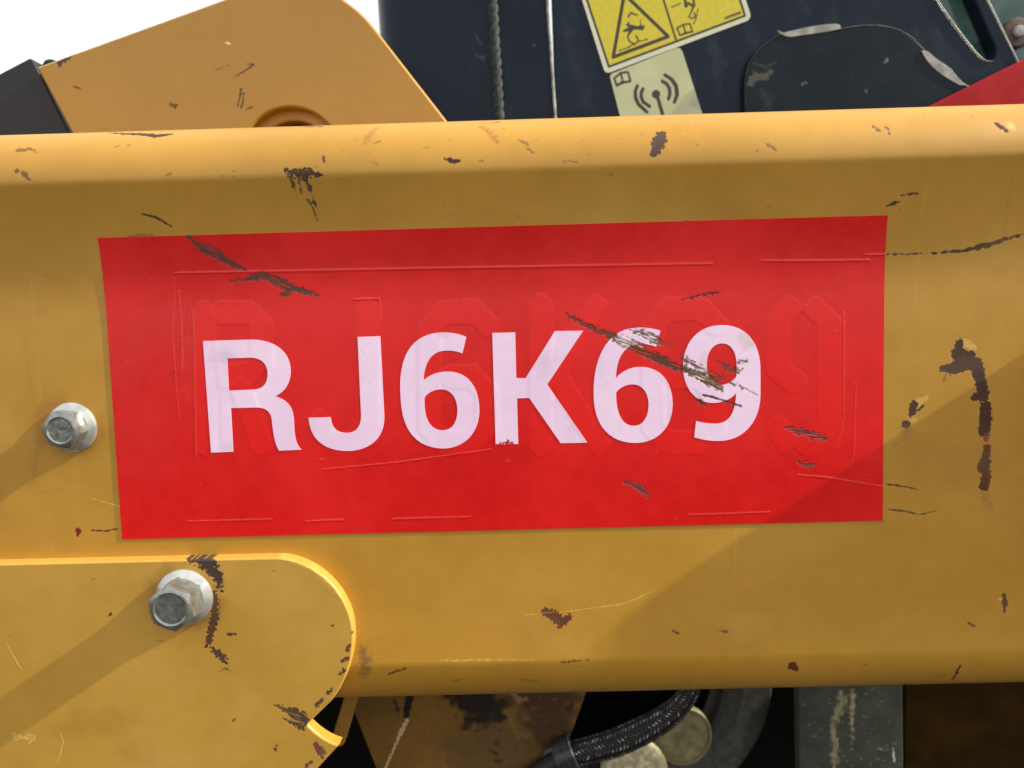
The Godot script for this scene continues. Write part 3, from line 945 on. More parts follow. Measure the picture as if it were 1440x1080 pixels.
	# the characters, each its own piece of white film
	var glyphs := [
		["M -172.5,28.9 L -145.6,29 C -131.1,28.6 -123.6,20.7 -124.2,10.7 C -124.6,3.6 -128.5,-1.3 -133.9,-3.3 C -126.6,-5.6 -123.7,-10 -123.9,-17.9 C -124.1,-26.5 -123.7,-30.9 -120.5,-34.2 L -133.3,-34.4 C -135.5,-30.6 -136,-24.8 -136.3,-19 C -136.3,-12.5 -138.3,-9.6 -144.7,-9.4 L -159.2,-9.3 L -159.4,-34.3 L -172.1,-34.5", "M -159.5,18.8 L -146.6,18.9 C -140.2,18.7 -137,15.3 -137.3,9.4 C -137.7,3.3 -141,0.8 -146.7,0.8 L -159.7,0.6"],
		["M -85.6,28.8 L -72.9,28.9 L -72.6,-16.4 C -72.7,-28.6 -81.6,-35.6 -93.8,-35.6 C -107.5,-35.4 -115.4,-28.2 -115.5,-16 L -103,-16 C -102.8,-22.1 -99.8,-25 -94.5,-25.2 C -89,-25.3 -85.9,-21.8 -85.7,-15.3", ""],
		["M -24.8,27.1 L -27.3,18 C -30.3,19.4 -33.1,19.9 -36.7,19.8 C -43.7,19.9 -48.9,14.4 -49.6,3.4 C -46.4,6.5 -41.3,8.2 -35.7,8 C -24.3,7.7 -18.3,-1.4 -18.8,-15 C -19.5,-27.9 -28.7,-35.7 -39.7,-35.6 C -54.4,-35.2 -62.6,-25.3 -62.9,-8 C -63.2,2 -62.7,5.5 -61.8,9.7 C -59.2,23.1 -50.4,30.3 -37.7,30 C -32.8,29.9 -28.6,29 -24.8,27.1", "M -49.4,-6.3 C -47.5,-3.5 -43.8,-1.8 -39.9,-1.9 C -33.9,-2.1 -30.8,-7.5 -31.2,-14.6 C -31.7,-21.1 -34.7,-25.3 -40,-25.2 C -46.9,-25 -50.6,-18.4 -49.4,-6.3"],
		["M -10.2,29 L 2.6,28.9 L 2.5,3.3 L 7.7,3.1 L 24.7,29 L 40.5,28.8 L 19.8,-0.7 L 41.6,-34.4 L 26.6,-34.3 L 9.5,-8.1 L 2.6,-8.2 L 2.6,-34.1 L -10.2,-34.1", ""],
		["M 83.5,27.6 L 81,18.7 C 77.9,20.2 74.4,20.6 71,20.4 C 64.1,20.1 58.8,14.5 58.3,1.6 C 61.1,5.4 66.7,7.9 72.2,7.7 C 83.3,7.4 90.1,-0.9 90,-14.2 C 89.6,-27.5 80.8,-35.5 68.9,-35.3 C 54.3,-34.9 45.8,-25 45.7,-8.1 C 45.4,15.5 55.3,30.2 71.4,29.7 C 75.9,29.6 80,28.9 83.5,27.6", "M 58.3,-6.4 C 60.6,-3.3 64.1,-1.9 67.9,-2 C 73.5,-2.2 76.6,-7.5 76.5,-13.8 C 76.3,-20.8 73.2,-25.7 67.9,-25.5 C 61.4,-25.4 58.1,-18.2 58.3,-6.4"],
		["M 117.8,29.8 C 130.8,29.5 138.8,19.9 139.1,5.4 L 139.2,-9.9 C 139,-25.3 129.5,-35.9 115.6,-35.4 C 110.7,-35.3 105.9,-34.3 102,-32.9 L 103.1,-23.7 C 106.6,-24.9 110.8,-25.4 114.2,-25.5 C 121.9,-25.6 125.3,-19.3 125.6,-8.4 C 123.3,-11.6 117.7,-14 112.2,-13.7 C 101.8,-13.1 95.9,-3.9 96,7.2 C 96.1,21.1 104.8,30.2 117.8,29.8", "M 117.8,19.6 C 123.3,19.5 125.8,14 125.9,7.1 L 125.8,0.9 C 123.3,-2.5 119.4,-4 116.4,-3.7 C 111.9,-3.3 109.2,1.3 109.2,7.6 C 109.2,14.5 112.3,19.8 117.8,19.6"],
	]
	for k in glyphs.size():
		var hole := path(glyphs[k][1]) if glyphs[k][1] else PackedVector2Array()
		var lg := Geo.new()
		slab(lg, path(glyphs[k][0]), lift + 0.16, 0.3, 0.0, hole, rect, true)
		part("letter" if k in [0, 1, 3] else "digit", lg, M.white_film, film)


func mounting_plate(arm: Node3D) -> void:
	var rect := Rect2(-330, -300, 250, 215)
	var c := Canvas.new(rect, 1200, srgb(189, 146, 58), srgb(200, 155, 67), 0.42, 41, 0.008, 1.4)
	var rust := srgb(68, 47, 32)
	var pale := srgb(236, 204, 128)
	c.specks(50, rect, srgb(92, 64, 34), 0.15, 0.7, 0.45, rng, 2.5)
	c.hairs(26, rect, pale, 22.0, 0.28, rng)
	c.hairs(14, Rect2(-300, -290, 90, 60), pale, 40.0, 0.7, rng, -1.0, 1.0)
	c.blot("-186.9,-93.7,0.8 -180.6,-95.5,2 -175.1,-97.7,3.5 -170.9,-102.3,3.1 -169.3,-108.2,2 -168.3,-112.4,0.8", rust, {"rag": 2.2, "freq": 0.4, "soft": 1.0})
	c.blot("-179.7,-94.3,1.2 -171.8,-96.5,2", srgb(60, 50, 52), {"rag": 1.8, "freq": 0.5})
	c.blot("-172.9,-114.3,2 -172.1,-120.6,2 -173.4,-128.1,2.3 -175.1,-135.2,2.1 -177.6,-142.3,1.6 -179.1,-145.7,0.6", srgb(86, 54, 34), {"rag": 1.6, "freq": 0.5})
	c.blot("-176.2,-146.6,0.8 -173.1,-149.2,2 -170.1,-152.2,2.1 -168.3,-156.1,0.8", srgb(84, 58, 36), {"rag": 1.6, "freq": 0.6})
	c.blot("-166.4,-138.8,0.8 -162.3,-138.5,0.6", srgb(84, 58, 36), {"rag": 0.8})
	c.blot("-172.7,-160.7,0.3 -169.2,-158.6,0.5 -165.3,-161.3,0.3", srgb(110, 80, 44), {"rag": 0.6, "alpha": 0.8})
	c.blot("-141.1,-181.5,0.5 -135.5,-184.2,2 -130.7,-186.9,3.5 -126.7,-189.6,3.9 -124.4,-191.8,2.3", srgb(76, 54, 40), {"rag": 1.6, "freq": 0.4, "streak": 0.2, "ang": -0.5})
	c.blot("-136.6,-189.8,0.5 -131,-192.9,1.2 -127,-195.6,1.6", srgb(86, 58, 46), {"rag": 1.2, "freq": 0.5})
	c.blot("-119.3,-206.1,1.6 -117,-209.6,2.3 -116.4,-212.7,1.6", srgb(112, 66, 52), {"rag": 1.6, "freq": 0.4})
	c.blot("-125.8,-219,0.8 -121.5,-215.6,0.6", srgb(92, 60, 40), {"rag": 1.0})
	for s in ["-117.7,-182,1.2 -114.6,-179.1,0.9", "-110.7,-174.9,1.2 -108.6,-172.8,0.8", "-103.2,-163.6,0.8 -100.6,-161.1,1", "-102,-156,0.8 -98.7,-154.4,1.2", "-98.4,-149.7,1 -96.7,-146.8,0.8", "-95.1,-139.3,0.8", "-105.9,-134.8,0.7", "-166.3,-189.9,0.9", "-143,-208.6,0.9 -142.1,-206.5,0.5"]:
		c.blot(s, srgb(88, 60, 40), {"rag": 0.9, "freq": 0.7})
	c.blot("-234.1,-126.6,0.3 -232.3,-125,0.7", srgb(96, 66, 34), {"rag": 0.6})
	c.blot("-238.7,-123.2,0.3 -229.2,-131.8,0.2", pale, {"rag": 0.2, "alpha": 0.0})
	c.blot("-294.3,-196.5,1.2 -284.1,-198,1.6 -286.4,-200.5,0.8", srgb(226, 188, 112), {"rag": 2.0, "freq": 0.6, "alpha": 0.6, "dh": 0.05})
	c.blot("-267.5,-193.2,0.3 -265.6,-200.2,0.4 -270,-213.1,0.2", pale, {"rag": 0.4, "alpha": 0.6})
	c.blot("-293.4,-140.8,0.2 -286.5,-155.8,0.4", pale, {"rag": 0.3, "alpha": 0.6})
	c.blot("-134.4,-93.7,0.5 -115.5,-101.2,0.5 -100.9,-117.4,0.5", pale, {"rag": 0.6, "alpha": 0.3, "soft": 1.0})
	c.blot("-193.3,-115.9,18 -186.2,-118.6,17.2", srgb(132, 88, 36), {"rag": 3.0, "freq": 0.12, "soft": 6.0, "alpha": 0.35, "dh": 0.0})
	for i in 12:
		var at := Vector2(rng.randf_range(-300, -110), rng.randf_range(-230, -110))
		var size := rng.randf_range(8.0, 26.0)
		c.mark([Vector3(at.x, at.y, size * 0.3), Vector3(at.x + rng.randf_range(-30, 30), at.y + rng.randf_range(-8, 8), size * 0.5)], srgb(208, 168, 96) if i % 3 else srgb(160, 112, 44), {"rag": size * 0.5, "freq": 0.9 / size, "soft": size * 0.7, "alpha": rng.randf_range(0.12, 0.3), "dh": 0.0, "rough": 0.58, "vary": 0.1})
	var g := Geo.new()
	slab(g, path("M -579.8,-93.4 L -137.3,-94.1 C -115.1,-94.2 -93.9,-115.1 -94.3,-140.6 C -94.7,-156.2 -101.1,-170.9 -108.9,-179.7 L -123.6,-193.5 C -118.2,-200.1 -111.8,-204.6 -105.7,-206.4 L -121.9,-223.4 L -158,-272 L -606,-262.3", 22), 8.0, 8.2, 1.1, PackedVector2Array(), rect)
	var plate := part("mounting_plate", g, c.material(0.5), arm, "rounded yellow plate bolted over the lower part of the arm")
	bolt(plate, Vector2(-189.1,-115.7), 8.0, 16.2, 3.6, 11.5, 10.5, 15.0, 0.12, "large flanged hex bolt with rust stain on the rounded plate")


func lift_lug() -> void:
	var base := Vector3(-160, 60, -127)
	var lug := thing("lift_lug", "yellow pointed steel plate with a pin bore rising behind the arm", "pivot plate", base)
	var rect := Rect2(-370, 40, 420, 260)
	var c := Canvas.new(rect, 1100, srgb(163, 122, 45), srgb(171, 129, 51), 0.5, 51, 0.008)
	var dark := srgb(84, 66, 40)
	c.specks(60, rect, dark, 0.2, 1.3, 0.5, rng, 2.0)
	c.hairs(34, rect, srgb(222, 184, 110), 26.0, 0.3, rng)
	c.blot("-312.9,222.7,1.5 -307.6,226.4,2.3 -302.3,229.2,1.5", srgb(84, 62, 58), {"rag": 1.6})
	c.blot("-189.5,210.3,0.3 -181.3,214.4,0.5 -176,218.1,0.8 -180,218.7,0.3", dark, {"rag": 0.4, "alpha": 0.85})
	c.blot("-188.8,190,0.5 -185.6,201.5,0.8", dark, {"rag": 0.8, "alpha": 0.9})
	c.blot("-186.3,188.9,0.5 -183.7,198.6,0.8", dark, {"rag": 0.8, "alpha": 0.8})
	c.blot("-182.9,187.9,0.7 -177.7,189.6,0.6", dark, {"rag": 0.6, "alpha": 0.8})
	c.blot("-236.8,192.9,1 -233.9,191.8,1.7 -231.3,192.7,0.8", dark, {"rag": 1.4, "alpha": 0.8})
	c.blot("-303.2,206.5,0.7 -299.3,205.4,0.9", dark, {"rag": 0.8, "alpha": 0.8})
	c.blot("-204.3,214.6,0.3 -193,218.1,0.5", srgb(120, 92, 50), {"rag": 0.6, "alpha": 0.6})
	c.blot("-194,233.5,0.8 -191.1,232.9,0.5", srgb(232, 200, 130), {"rag": 0.6})
	for s in ["-327,222.2,1 -293,232.7,0.8 -252.1,245.3,0.9 -201.2,261.3,1"]:
		c.blot(s, srgb(196, 178, 140), {"rag": 1.2, "freq": 0.5, "alpha": 0.75})
	var g := Geo.new()
	var hole_c := Vector2(-152.6,153.7)
	slab(g, path("M -277.4,109.8 L -328.6,221.3 L -196.2,262.1 C -155.8,275 -126.2,275.1 -109.2,259 C -100.1,252.5 -94.9,247.1 -88.4,238.4 L 14.5,100.4"), -120.0, 16.0, 1.6, circle(hole_c, 35.0), rect)
	part("lug_plate", g, c.material(0.5), lug)
	var ring := Geo.new()
	lathe(ring, [Vector2(36.6, -24), Vector2(36.6, -9), Vector2(29, -9), Vector2(28, -10), Vector2(28, -26)], Vector3(hole_c.x, hole_c.y, -120))
	part("bore_bushing", ring, M.yellow_plain, lug)
	var pin := Geo.new()
	lathe(pin, [Vector2(27.6, -40), Vector2(27.6, -19), Vector2(26, -18), Vector2(0.01, -18)], Vector3(hole_c.x, hole_c.y, -120))
	part("pivot_pin", pin, M.black, lug)


func rubber_block() -> void:
	var base := Vector3(-330, 90, -150)
	var o := thing("rubber_stop", "black dusty rubber stop block against the left edge of the pointed yellow plate", "rubber stop", base)
	var rect := Rect2(-460, 40, 200, 200)
	var c := Canvas.new(rect, 400, srgb(24, 25, 27), srgb(36, 37, 40), 0.6, 61, 0.03)
	c.specks(90, rect, srgb(92, 92, 90), 0.2, 1.0, 0.5, rng, 1.6)
	c.hairs(20, rect, srgb(84, 84, 84), 16.0, 0.4, rng)
	var g := Geo.new()
	slab(g, path("M -424.3,191.3 L -340.8,229.1 C -338.6,230.5 -336.6,230.5 -335.3,228 L -286.6,114 L -432.7,109.1"), -128.0, 60.0, 1.0, PackedVector2Array(), rect)
	part("rubber_body", g, c.material(0.8), o)
	var k := Geo.new()
	slab(k, path("M -335.3,227.3 L -332.9,231.2 C -329.6,233.1 -326.6,232 -324.6,231 L -322.9,227"), -136.0, 20.0, 1.0)
	part("fixing_tab", k, M.black, o)


func cab_side() -> void:
	var base := Vector3(160, 40, -260)
	var cab := thing("cab_side", "dark blue-black machine cab panel with warning decals and a shaped hatch", "machine cab", base)
	var z := -230.0
	var rect := Rect2(-120, 60, 720, 330)
	var c := Canvas.new(rect, 1600, srgb(16, 28, 42), srgb(22, 35, 51), 0.27, 71, 0.01)
	var dust := srgb(92, 96, 90)
	c.specks(180, rect, dust, 0.25, 1.6, 0.35, rng, 2.0, 0.02)
	c.hairs(90, rect, srgb(74, 80, 86), 40.0, 0.5, rng, 1.4, 0.8)
	c.blot("50.7,282.2,1.9 61.7,235.8,3.7 71.3,206.4,3.1", srgb(62, 66, 62), {"rag": 5.0, "freq": 0.1, "soft": 8.0, "alpha": 0.5, "streak": 0.3, "ang": -1.2, "dh": 0.0})
	c.blot("-25.2,276,0.7 -20.7,267.2,1.2", srgb(92, 88, 84), {"rag": 0.8, "alpha": 0.7})
	c.blot("-24.5,258.1,1 -18.6,255.6,1.9", srgb(98, 88, 84), {"rag": 1.0, "alpha": 0.7})
	c.blot("23.5,265.8,0.7 25.2,264.6,0.6", dust, {"rag": 0.5})
	for i in 46:
		var x := rng.randf_range(-20, 420)
		var y := rng.randf_range(150, 360)
		var l := rng.randf_range(12, 60)
		c.mark([Vector3(x, y, rng.randf_range(0.6, 5.0)), Vector3(x + rng.randf_range(-10, 14), y - l, rng.randf_range(0.4, 3.0))], srgb(62, 68, 72) if i % 2 else srgb(44, 56, 62), {"rag": 3.0, "freq": 0.08, "soft": 5.0, "alpha": rng.randf_range(0.15, 0.5), "streak": 0.28, "ang": -1.45, "dh": 0.0, "rough": 0.55, "vary": 0.3})
	M.cab = c.material(0.4, 0.3)
	# rounded corner post, a ruled surface that leans a little
	var g := Geo.new()
	var prof := [Vector2(529, -330), Vector2(529, -290), Vector2(531, -262), Vector2(538, -248), Vector2(550, -240), Vector2(566, -236), Vector2(600, -234), Vector2(694, -233), Vector2(694, -330)]
	var xs: Array = []
	for p in prof:
		xs.append(lerpf(-110.8, -10.5, (p.x - 529.0) / (694.0 - 529.0)))
	for i in prof.size() - 1:
		var d := Vector2(xs[i + 1] - xs[i], prof[i + 1].y - prof[i].y).normalized()
		var nrm := func(k: int) -> Vector3:
			var e := Vector2.ZERO
			for m in [k - 1, k]:
				if m >= 0 and m < prof.size() - 1 and not (m == prof.size() - 2 or i == prof.size() - 2):
					e += Vector2(xs[m + 1] - xs[m], prof[m + 1].y - prof[m].y).normalized()
			if e == Vector2.ZERO:
				e = d
			e = e.normalized()
			return Vector3(-e.y, 0, e.x)
		var na: Vector3 = nrm.call(i)
		var nb: Vector3 = nrm.call(i + 1)
		var lo := 40.0
		var rows := [[40.0, 4.0], [330.0, -2.0], [352.0, 6.0], [362.0, 22.0]]
		for r in rows.size() - 1:
			var pa := Vector3(xs[i] + rows[r][1], rows[r][0], prof[i].y)
			var pb := Vector3(xs[i + 1] + (rows[r][1] if i < 6 else rows[r][1] * 0.2), rows[r][0], prof[i + 1].y)
			var pc := Vector3(xs[i + 1] + (rows[r + 1][1] if i < 6 else rows[r + 1][1] * 0.2), rows[r + 1][0], prof[i + 1].y)
			var pd := Vector3(xs[i] + rows[r + 1][1], rows[r + 1][0], prof[i].y)
			g.quad(pa, pb, pc, pd, na, nb, nb, na, Vector2((pa.x + 120) / 720, (390 - pa.y) / 330), Vector2((pb.x + 120) / 720, (390 - pb.y) / 330), Vector2((pc.x + 120) / 720, (390 - pc.y) / 330), Vector2((pd.x + 120) / 720, (390 - pd.y) / 330))
	part("corner_post", g, M.cab, cab, "rounded dark corner post of the cab")
	# panel between the trim and the pale seam
	g = Geo.new()
	slab(g, path("M -11.1,108.4 L -12.8,371 L 36.8,369.4 L 41.1,106.9"), -234.0, 30.0, 1.0, PackedVector2Array(), rect)
	part("narrow_panel", g, M.cab, cab)
	# twisted dusty edge trim
	g = Geo.new()
	for strand in 3:
		var line: Array = []
		var a0 := Vector2(-11.7,362.8)
		var a1 := Vector2(-3.7,107.6)
		for i in 161:
			var t := i / 160.0
			var p := a0.lerp(a1, t)
			var an := t * 62.0 + strand * TAU / 3
			line.append(Vector3(p.x + cos(an) * 2.1, p.y, -229.0 + sin(an) * 2.1))
		tube(g, line, [2.4], 8)
	part("edge_trim", g, mottled(srgb(26, 32, 35), srgb(70, 76, 76), 0.8, 40.0, 77), cab, "dusty twisted vertical edge trim")
	g = Geo.new()
	tube(g, line_at("35.8,360.8 36.1,299 37.7,264.7 40.5,203.9 41.3,106.2", -229.0), [1.6, 1.5, 1.2, 1.3, 1.4], 10)
	part("seam_edge", g, mottled(srgb(110, 114, 108), srgb(168, 170, 162), 0.5, 60.0, 78), cab, "pale worn seam edge beside the decals")
	# main panel with the window cut-out
	g = Geo.new()
	slab(g, path("M 42.7,106.4 L 39,367.3 L 365.2,356.9 L 402.2,288.4 L 428,239.7 L 452.7,195 L 492.7,93.5"), -230.0, 14.0, 1.2, path("M 359.8,290.9 L 349.9,312.6 L 377.8,323 L 391,288.8 L 409.9,249.4 C 411.9,241.3 406.1,237.5 399.5,241.1 C 392.9,245.4 367.3,277 359.8,290.9"), rect)
	part("side_panel", g, M.cab, cab)
	g = Geo.new()
	slab(g, path("M 343.8,365.3 L 546,358.8 L 559.6,93.2 L 349.5,99.2"), -246.0, 6.0, 0.5)
	part("window_pane", g, mottled(srgb(44, 72, 68), srgb(70, 96, 96), 0.12, 240.0, 79), cab, "teal window glass at the right end of the cab panel")
	g = Geo.new()
	tube(g, line_at("M 349.4,312.2 L 359.9,289.3 C 369.1,275.4 392.3,245 398.9,240.8 C 401.9,239 405.5,238.3 407.2,239.4", -229.5), [0.5, 0.55, 0.5, 0.3], 8)
	part("window_bead", g, M.bare, cab)
	g = Geo.new()
	tube(g, line_at("383,322.4 401.6,288 427.3,239.4 452,194.8", -229.5), [0.5], 8)
	part("panel_edge", g, M.bare, cab)
	g = Geo.new()
	var bc := Vector2(435.5,266.1)
	lathe(g, [Vector2(12.5, -2), Vector2(12.5, 2.5), Vector2(11, 4), Vector2(6, 4.4), Vector2(5, 4)], Vector3(bc.x, bc.y, -246))
	var gr := part("grommet", g, mottled(srgb(70, 52, 48), srgb(100, 78, 70), 0.7, 20.0, 80), cab)
	g = Geo.new()
	lathe(g, [Vector2(5.2, 3.0), Vector2(5.2, 6), Vector2(4, 7.4), Vector2(0.01, 7.8)], Vector3(bc.x, bc.y, -246), Vector3(0, 0, 1), 32)
	part("grommet_pin", g, M.bare, gr)
	# hatch with worn edges
	var hr := Rect2(150, 60, 260, 190)
	var hc := Canvas.new(hr, 900, srgb(14, 24, 35), srgb(18, 31, 40), 0.27, 81, 0.015)
	hc.specks(70, hr, srgb(86, 92, 88), 0.3, 2.0, 0.4, rng, 2.0, 0.02)
	hc.hairs(40, hr, srgb(70, 76, 80), 24.0, 0.5, rng)
	hc.blot("201.9,224.5,2.4 207.8,230.1,4.3 216,231,3.1 221.3,234.2,1.2", srgb(98, 96, 84), {"rag": 2.4, "freq": 0.2, "soft": 2.0, "alpha": 0.8, "dh": 0.02})
	hc.blot("203,241.6,0.6 214.8,237.8,1.2 223.6,241,0.6", srgb(72, 76, 72), {"rag": 1.0, "alpha": 0.7, "dh": 0.02})
	hc.blot("212.5,217.3,2.4 218.4,210.3,3.1 216.1,205.7,2.4", srgb(62, 66, 66), {"rag": 3.0, "soft": 4.0, "alpha": 0.6, "dh": 0.02})
	hc.blot("313.3,238.3,0.6 315.6,240.5,1.5", srgb(110, 112, 108), {"rag": 0.8})
	hc.blot("245.5,223.2,1.2 248.4,224.3,1.2", srgb(84, 90, 86), {"rag": 0.8})
	hc.blot("298.5,215.9,1.2", srgb(84, 90, 86), {"rag": 0.8})
	g = Geo.new()
	slab(g, path("M 197.9,101.1 L 197.8,228.1 C 198.9,244 207.7,257.4 228.8,264.1 L 275.5,266.6 C 298.8,271.5 320.9,270.8 336.3,258 L 375.8,223.8 L 453.7,175.6 L 480.7,93"), -222.0, 8.2, 2.2, PackedVector2Array(), hr)
	var hatch := part("hatch_cover", g, hc.material(0.4, 0.3), cab, "raised dark hatch cover with worn metal edge")
	for s in ["M 224.3,266.7 L 229.6,264.3 C 242.4,267.2 257.5,270.2 272.7,270.2 C 276.2,269.6 277.4,267.9 275.6,265.7 C 263.4,263.2 245.9,262.1 235.4,260.7 C 230.7,261.4 227.2,262.6 224.3,266.7", "M 343.1,246.7 C 347.7,247.1 350.7,244.7 353.7,241.2 L 368,231.2 C 372.8,224.8 376.4,221.8 380,217.7 L 375.3,217.8 L 361.1,226.2 C 351.5,233.4 345.5,240.3 343.1,246.7"]:
		g = Geo.new()
		slab(g, path(s, 5), -221.2, 2.4, 0.25)
		part("bare_metal_edge", g, M.bare, hatch)
	g = Geo.new()
	tube(g, line_at("M 199,197.6 L 198.9,228 C 200.1,244 208.9,256.2 228.8,263.5 L 275.5,266 C 298.8,270.4 320.9,269.7 336.4,256.8 L 345.9,247.5", -222.6), [0.2, 0.3, 0.6, 0.6, 0.6], 6)
	part("rim", g, mottled(srgb(44, 50, 52), srgb(92, 98, 96), 0.6, 60.0, 82), hatch)
	safety_decals(cab)


func safety_decals(cab: Node3D) -> void:
	var z := -229.4
	var ink := srgb(52, 44, 26)
	var rect := Rect2(30, 160, 190, 200)
	var c := Canvas.new(rect, 900, srgb(206, 210, 184), srgb(212, 216, 192), 0.4, 91, 0.02)
	var line := {"rag": 0.12, "freq": 0.6, "soft": 0.35, "dh": 0.0, "rough": 0.4, "vary": 0.1}
	c.fill(path("M 69.8,297.3 L 86.4,244.5 L 200.3,281.9 L 181.4,339.6 L 55.4,343.6"), srgb(204, 192, 44))
	for s in ["55.4,343.6,0.9 69.2,297.9,0.9 86.4,244.3,0.9 200.3,281.9,0.9 181.4,339.6,0.9", "121.4,332.2,0.8 132.7,296.5,0.8 142.9,263.9,0.8"]:
		c.blot(s, ink, line)
	c.blot("100.1,302.3,1.4 90.1,251.9,1.4 136.3,267.2,1.4 100.1,302.3,1.4", ink, line)
	for s in ["102.8,283.8,0.6 105.6,287.2,0.8 111,284.9,0.5", "99.7,272.8,1 105.9,274.8,1.5 115.8,275.7,1", "102.3,277.5,0.9 108.4,275.4,1.5 115.3,273.8,0.9", "113.2,281.1,0.4 113.6,275.8,0.5", "105.9,273.6,1.3 102.4,268.9,0.6 103.3,264.6,0.6 108.2,261.8,0.6 111.5,264.4,0.6 109.3,268.7,0.6", "95.3,257,0.4 103.3,259.6,0.5 110.7,263.7,0.4 118.9,265.6,0.4", "103.5,279.6,0.5 103.5,274.9,0.5",
			"139.2,290.6,0.4 146.8,293.5,0.4", "146.9,303.2,1 150.6,296,1 151.3,291.2,1.5", "156.7,300.5,0.6 158.2,292.2,1 155.2,285.2,0.5 153.7,282.6,0.5 156.1,280.9,0.5 159.1,282.7,0.5 157.9,285.8,0.5", "161.3,288.5,0.4 160.1,282.6,0.4 157.8,277,0.4", "153,293.5,1 156.7,291.1,1"]:
		c.blot(s, ink, {"rag": 0.35, "freq": 0.5, "soft": 0.4, "dh": 0.0, "rough": 0.4})
	for s in ["143.7,273.9,0.6 146.2,267.6,0.6 150.4,269.4,0.9 156.6,270.4,0.6 154.4,276.9,0.6 148.9,276.3,0.6 143.7,273.9,0.6", "148.9,276.1,0.6 150.9,269.1,0.6"]:
		c.blot(s, ink, line)
	c.blot("183.7,280.3,0.9 190.7,282.7,1 196.8,284.6,0.9", ink, {"rag": 0.9, "freq": 0.8, "soft": 0.4, "dh": 0.0, "alpha": 0.75})
	c.hairs(10, rect, srgb(228, 226, 170), 20.0, 0.5, rng)
	var g := Geo.new()
	slab(g, path("M 50.5,346.1 L 65,298.6 L 81.9,243 C 82.6,240.1 84.6,238.8 87.6,239.7 L 201.7,277.6 C 204.5,278.7 205.4,281 204.4,284.4 L 185.1,341.9"), z, 0.5, 0.0, PackedVector2Array(), rect)
	part("warning_decal", g, c.material(0.2), cab, "yellow and black hand-crush warning decal with triangle")
	# pale decal with the aerial sign
	var r2 := Rect2(60, 160, 120, 120)
	var d := Canvas.new(r2, 700, srgb(182, 186, 142), srgb(192, 196, 156), 0.4, 92, 0.03)
	var zz := -229.6
	var arc := {"rag": 0.1, "freq": 0.6, "soft": 0.35, "dh": 0.0, "rough": 0.4, "vary": 0.1}
	var dark := srgb(46, 44, 32)
	for s in ["114.8,225.4,1.3 113.3,222.4,1.4 113.2,218.8,1.4 114.9,214.7,1.4 120.1,210.9,1.4", "110.1,228,1.3 108.3,223.8,1.4 108.5,218.3,1.5 110.9,212.8,1.5 117.8,206.4,1.4", "131,231.2,1.3 134.7,228.9,1.4 137,225.2,1.5 137.4,220.5,1.5 136.1,216.3,1.3", "133.3,236.2,1.3 139,232.4,1.5 142.7,226.7,1.7 143.4,219.7,1.7 141.1,213.7,1.3", "125.7,220.7,3.5", "126.4,220.2,1.4 130.5,206,1.5 134.9,190.8,1.5",
			"90.8,234.8,0.8 92.7,228.7,0.9 96.7,230.8,1.2 104.4,232,0.9 102.3,239.5,0.8 96.5,239,0.9 90.8,234.8,0.8", "96.3,238.7,0.8 98.2,230.7,0.8"]:
		d.blot(s, dark, arc)
	d.blot("160.1,218,1.3 157.5,213.2,3.9 163.1,209.4,2.6", srgb(170, 174, 156), {"rag": 1.0, "soft": 1.0, "dh": 0.0, "alpha": 0.7})
	d.specks(30, r2, srgb(120, 120, 92), 0.15, 0.6, 0.5, rng, 1.6)
	g = Geo.new()
	slab(g, path("M 87.5,234.7 C 86.8,237.6 88.1,238.5 90.3,239.2 L 141.9,257.5 C 145.2,258.4 147.1,257.4 148.3,254.2 L 163.7,206.4 L 173.6,174.9 L 103.7,175.8 L 94.8,205.4"), zz, 0.35, 0.0, PackedVector2Array(), r2)
	part("aerial_decal", g, d.material(0.2), cab, "pale decal with a radio aerial symbol")


func red_guard() -> void:
	var base := Vector3(420, 60, -205)
	var o := thing("red_guard", "plain red sloping panel in front of the dark cab panel", "guard panel", base)
	var g := Geo.new()
	slab(g, path("M 244.5,153 L 341.3,197.6 L 413.3,230.7 L 523,281 L 533.2,89.1 L 245,97.4"), -200.0, 8.0, 1.2)
	var red := mottled(srgb(158, 22, 30), srgb(172, 28, 36), 0.5, 180.0, 95)
	red.metallic_specular = 0.25
	part("red_sheet", g, red, o)


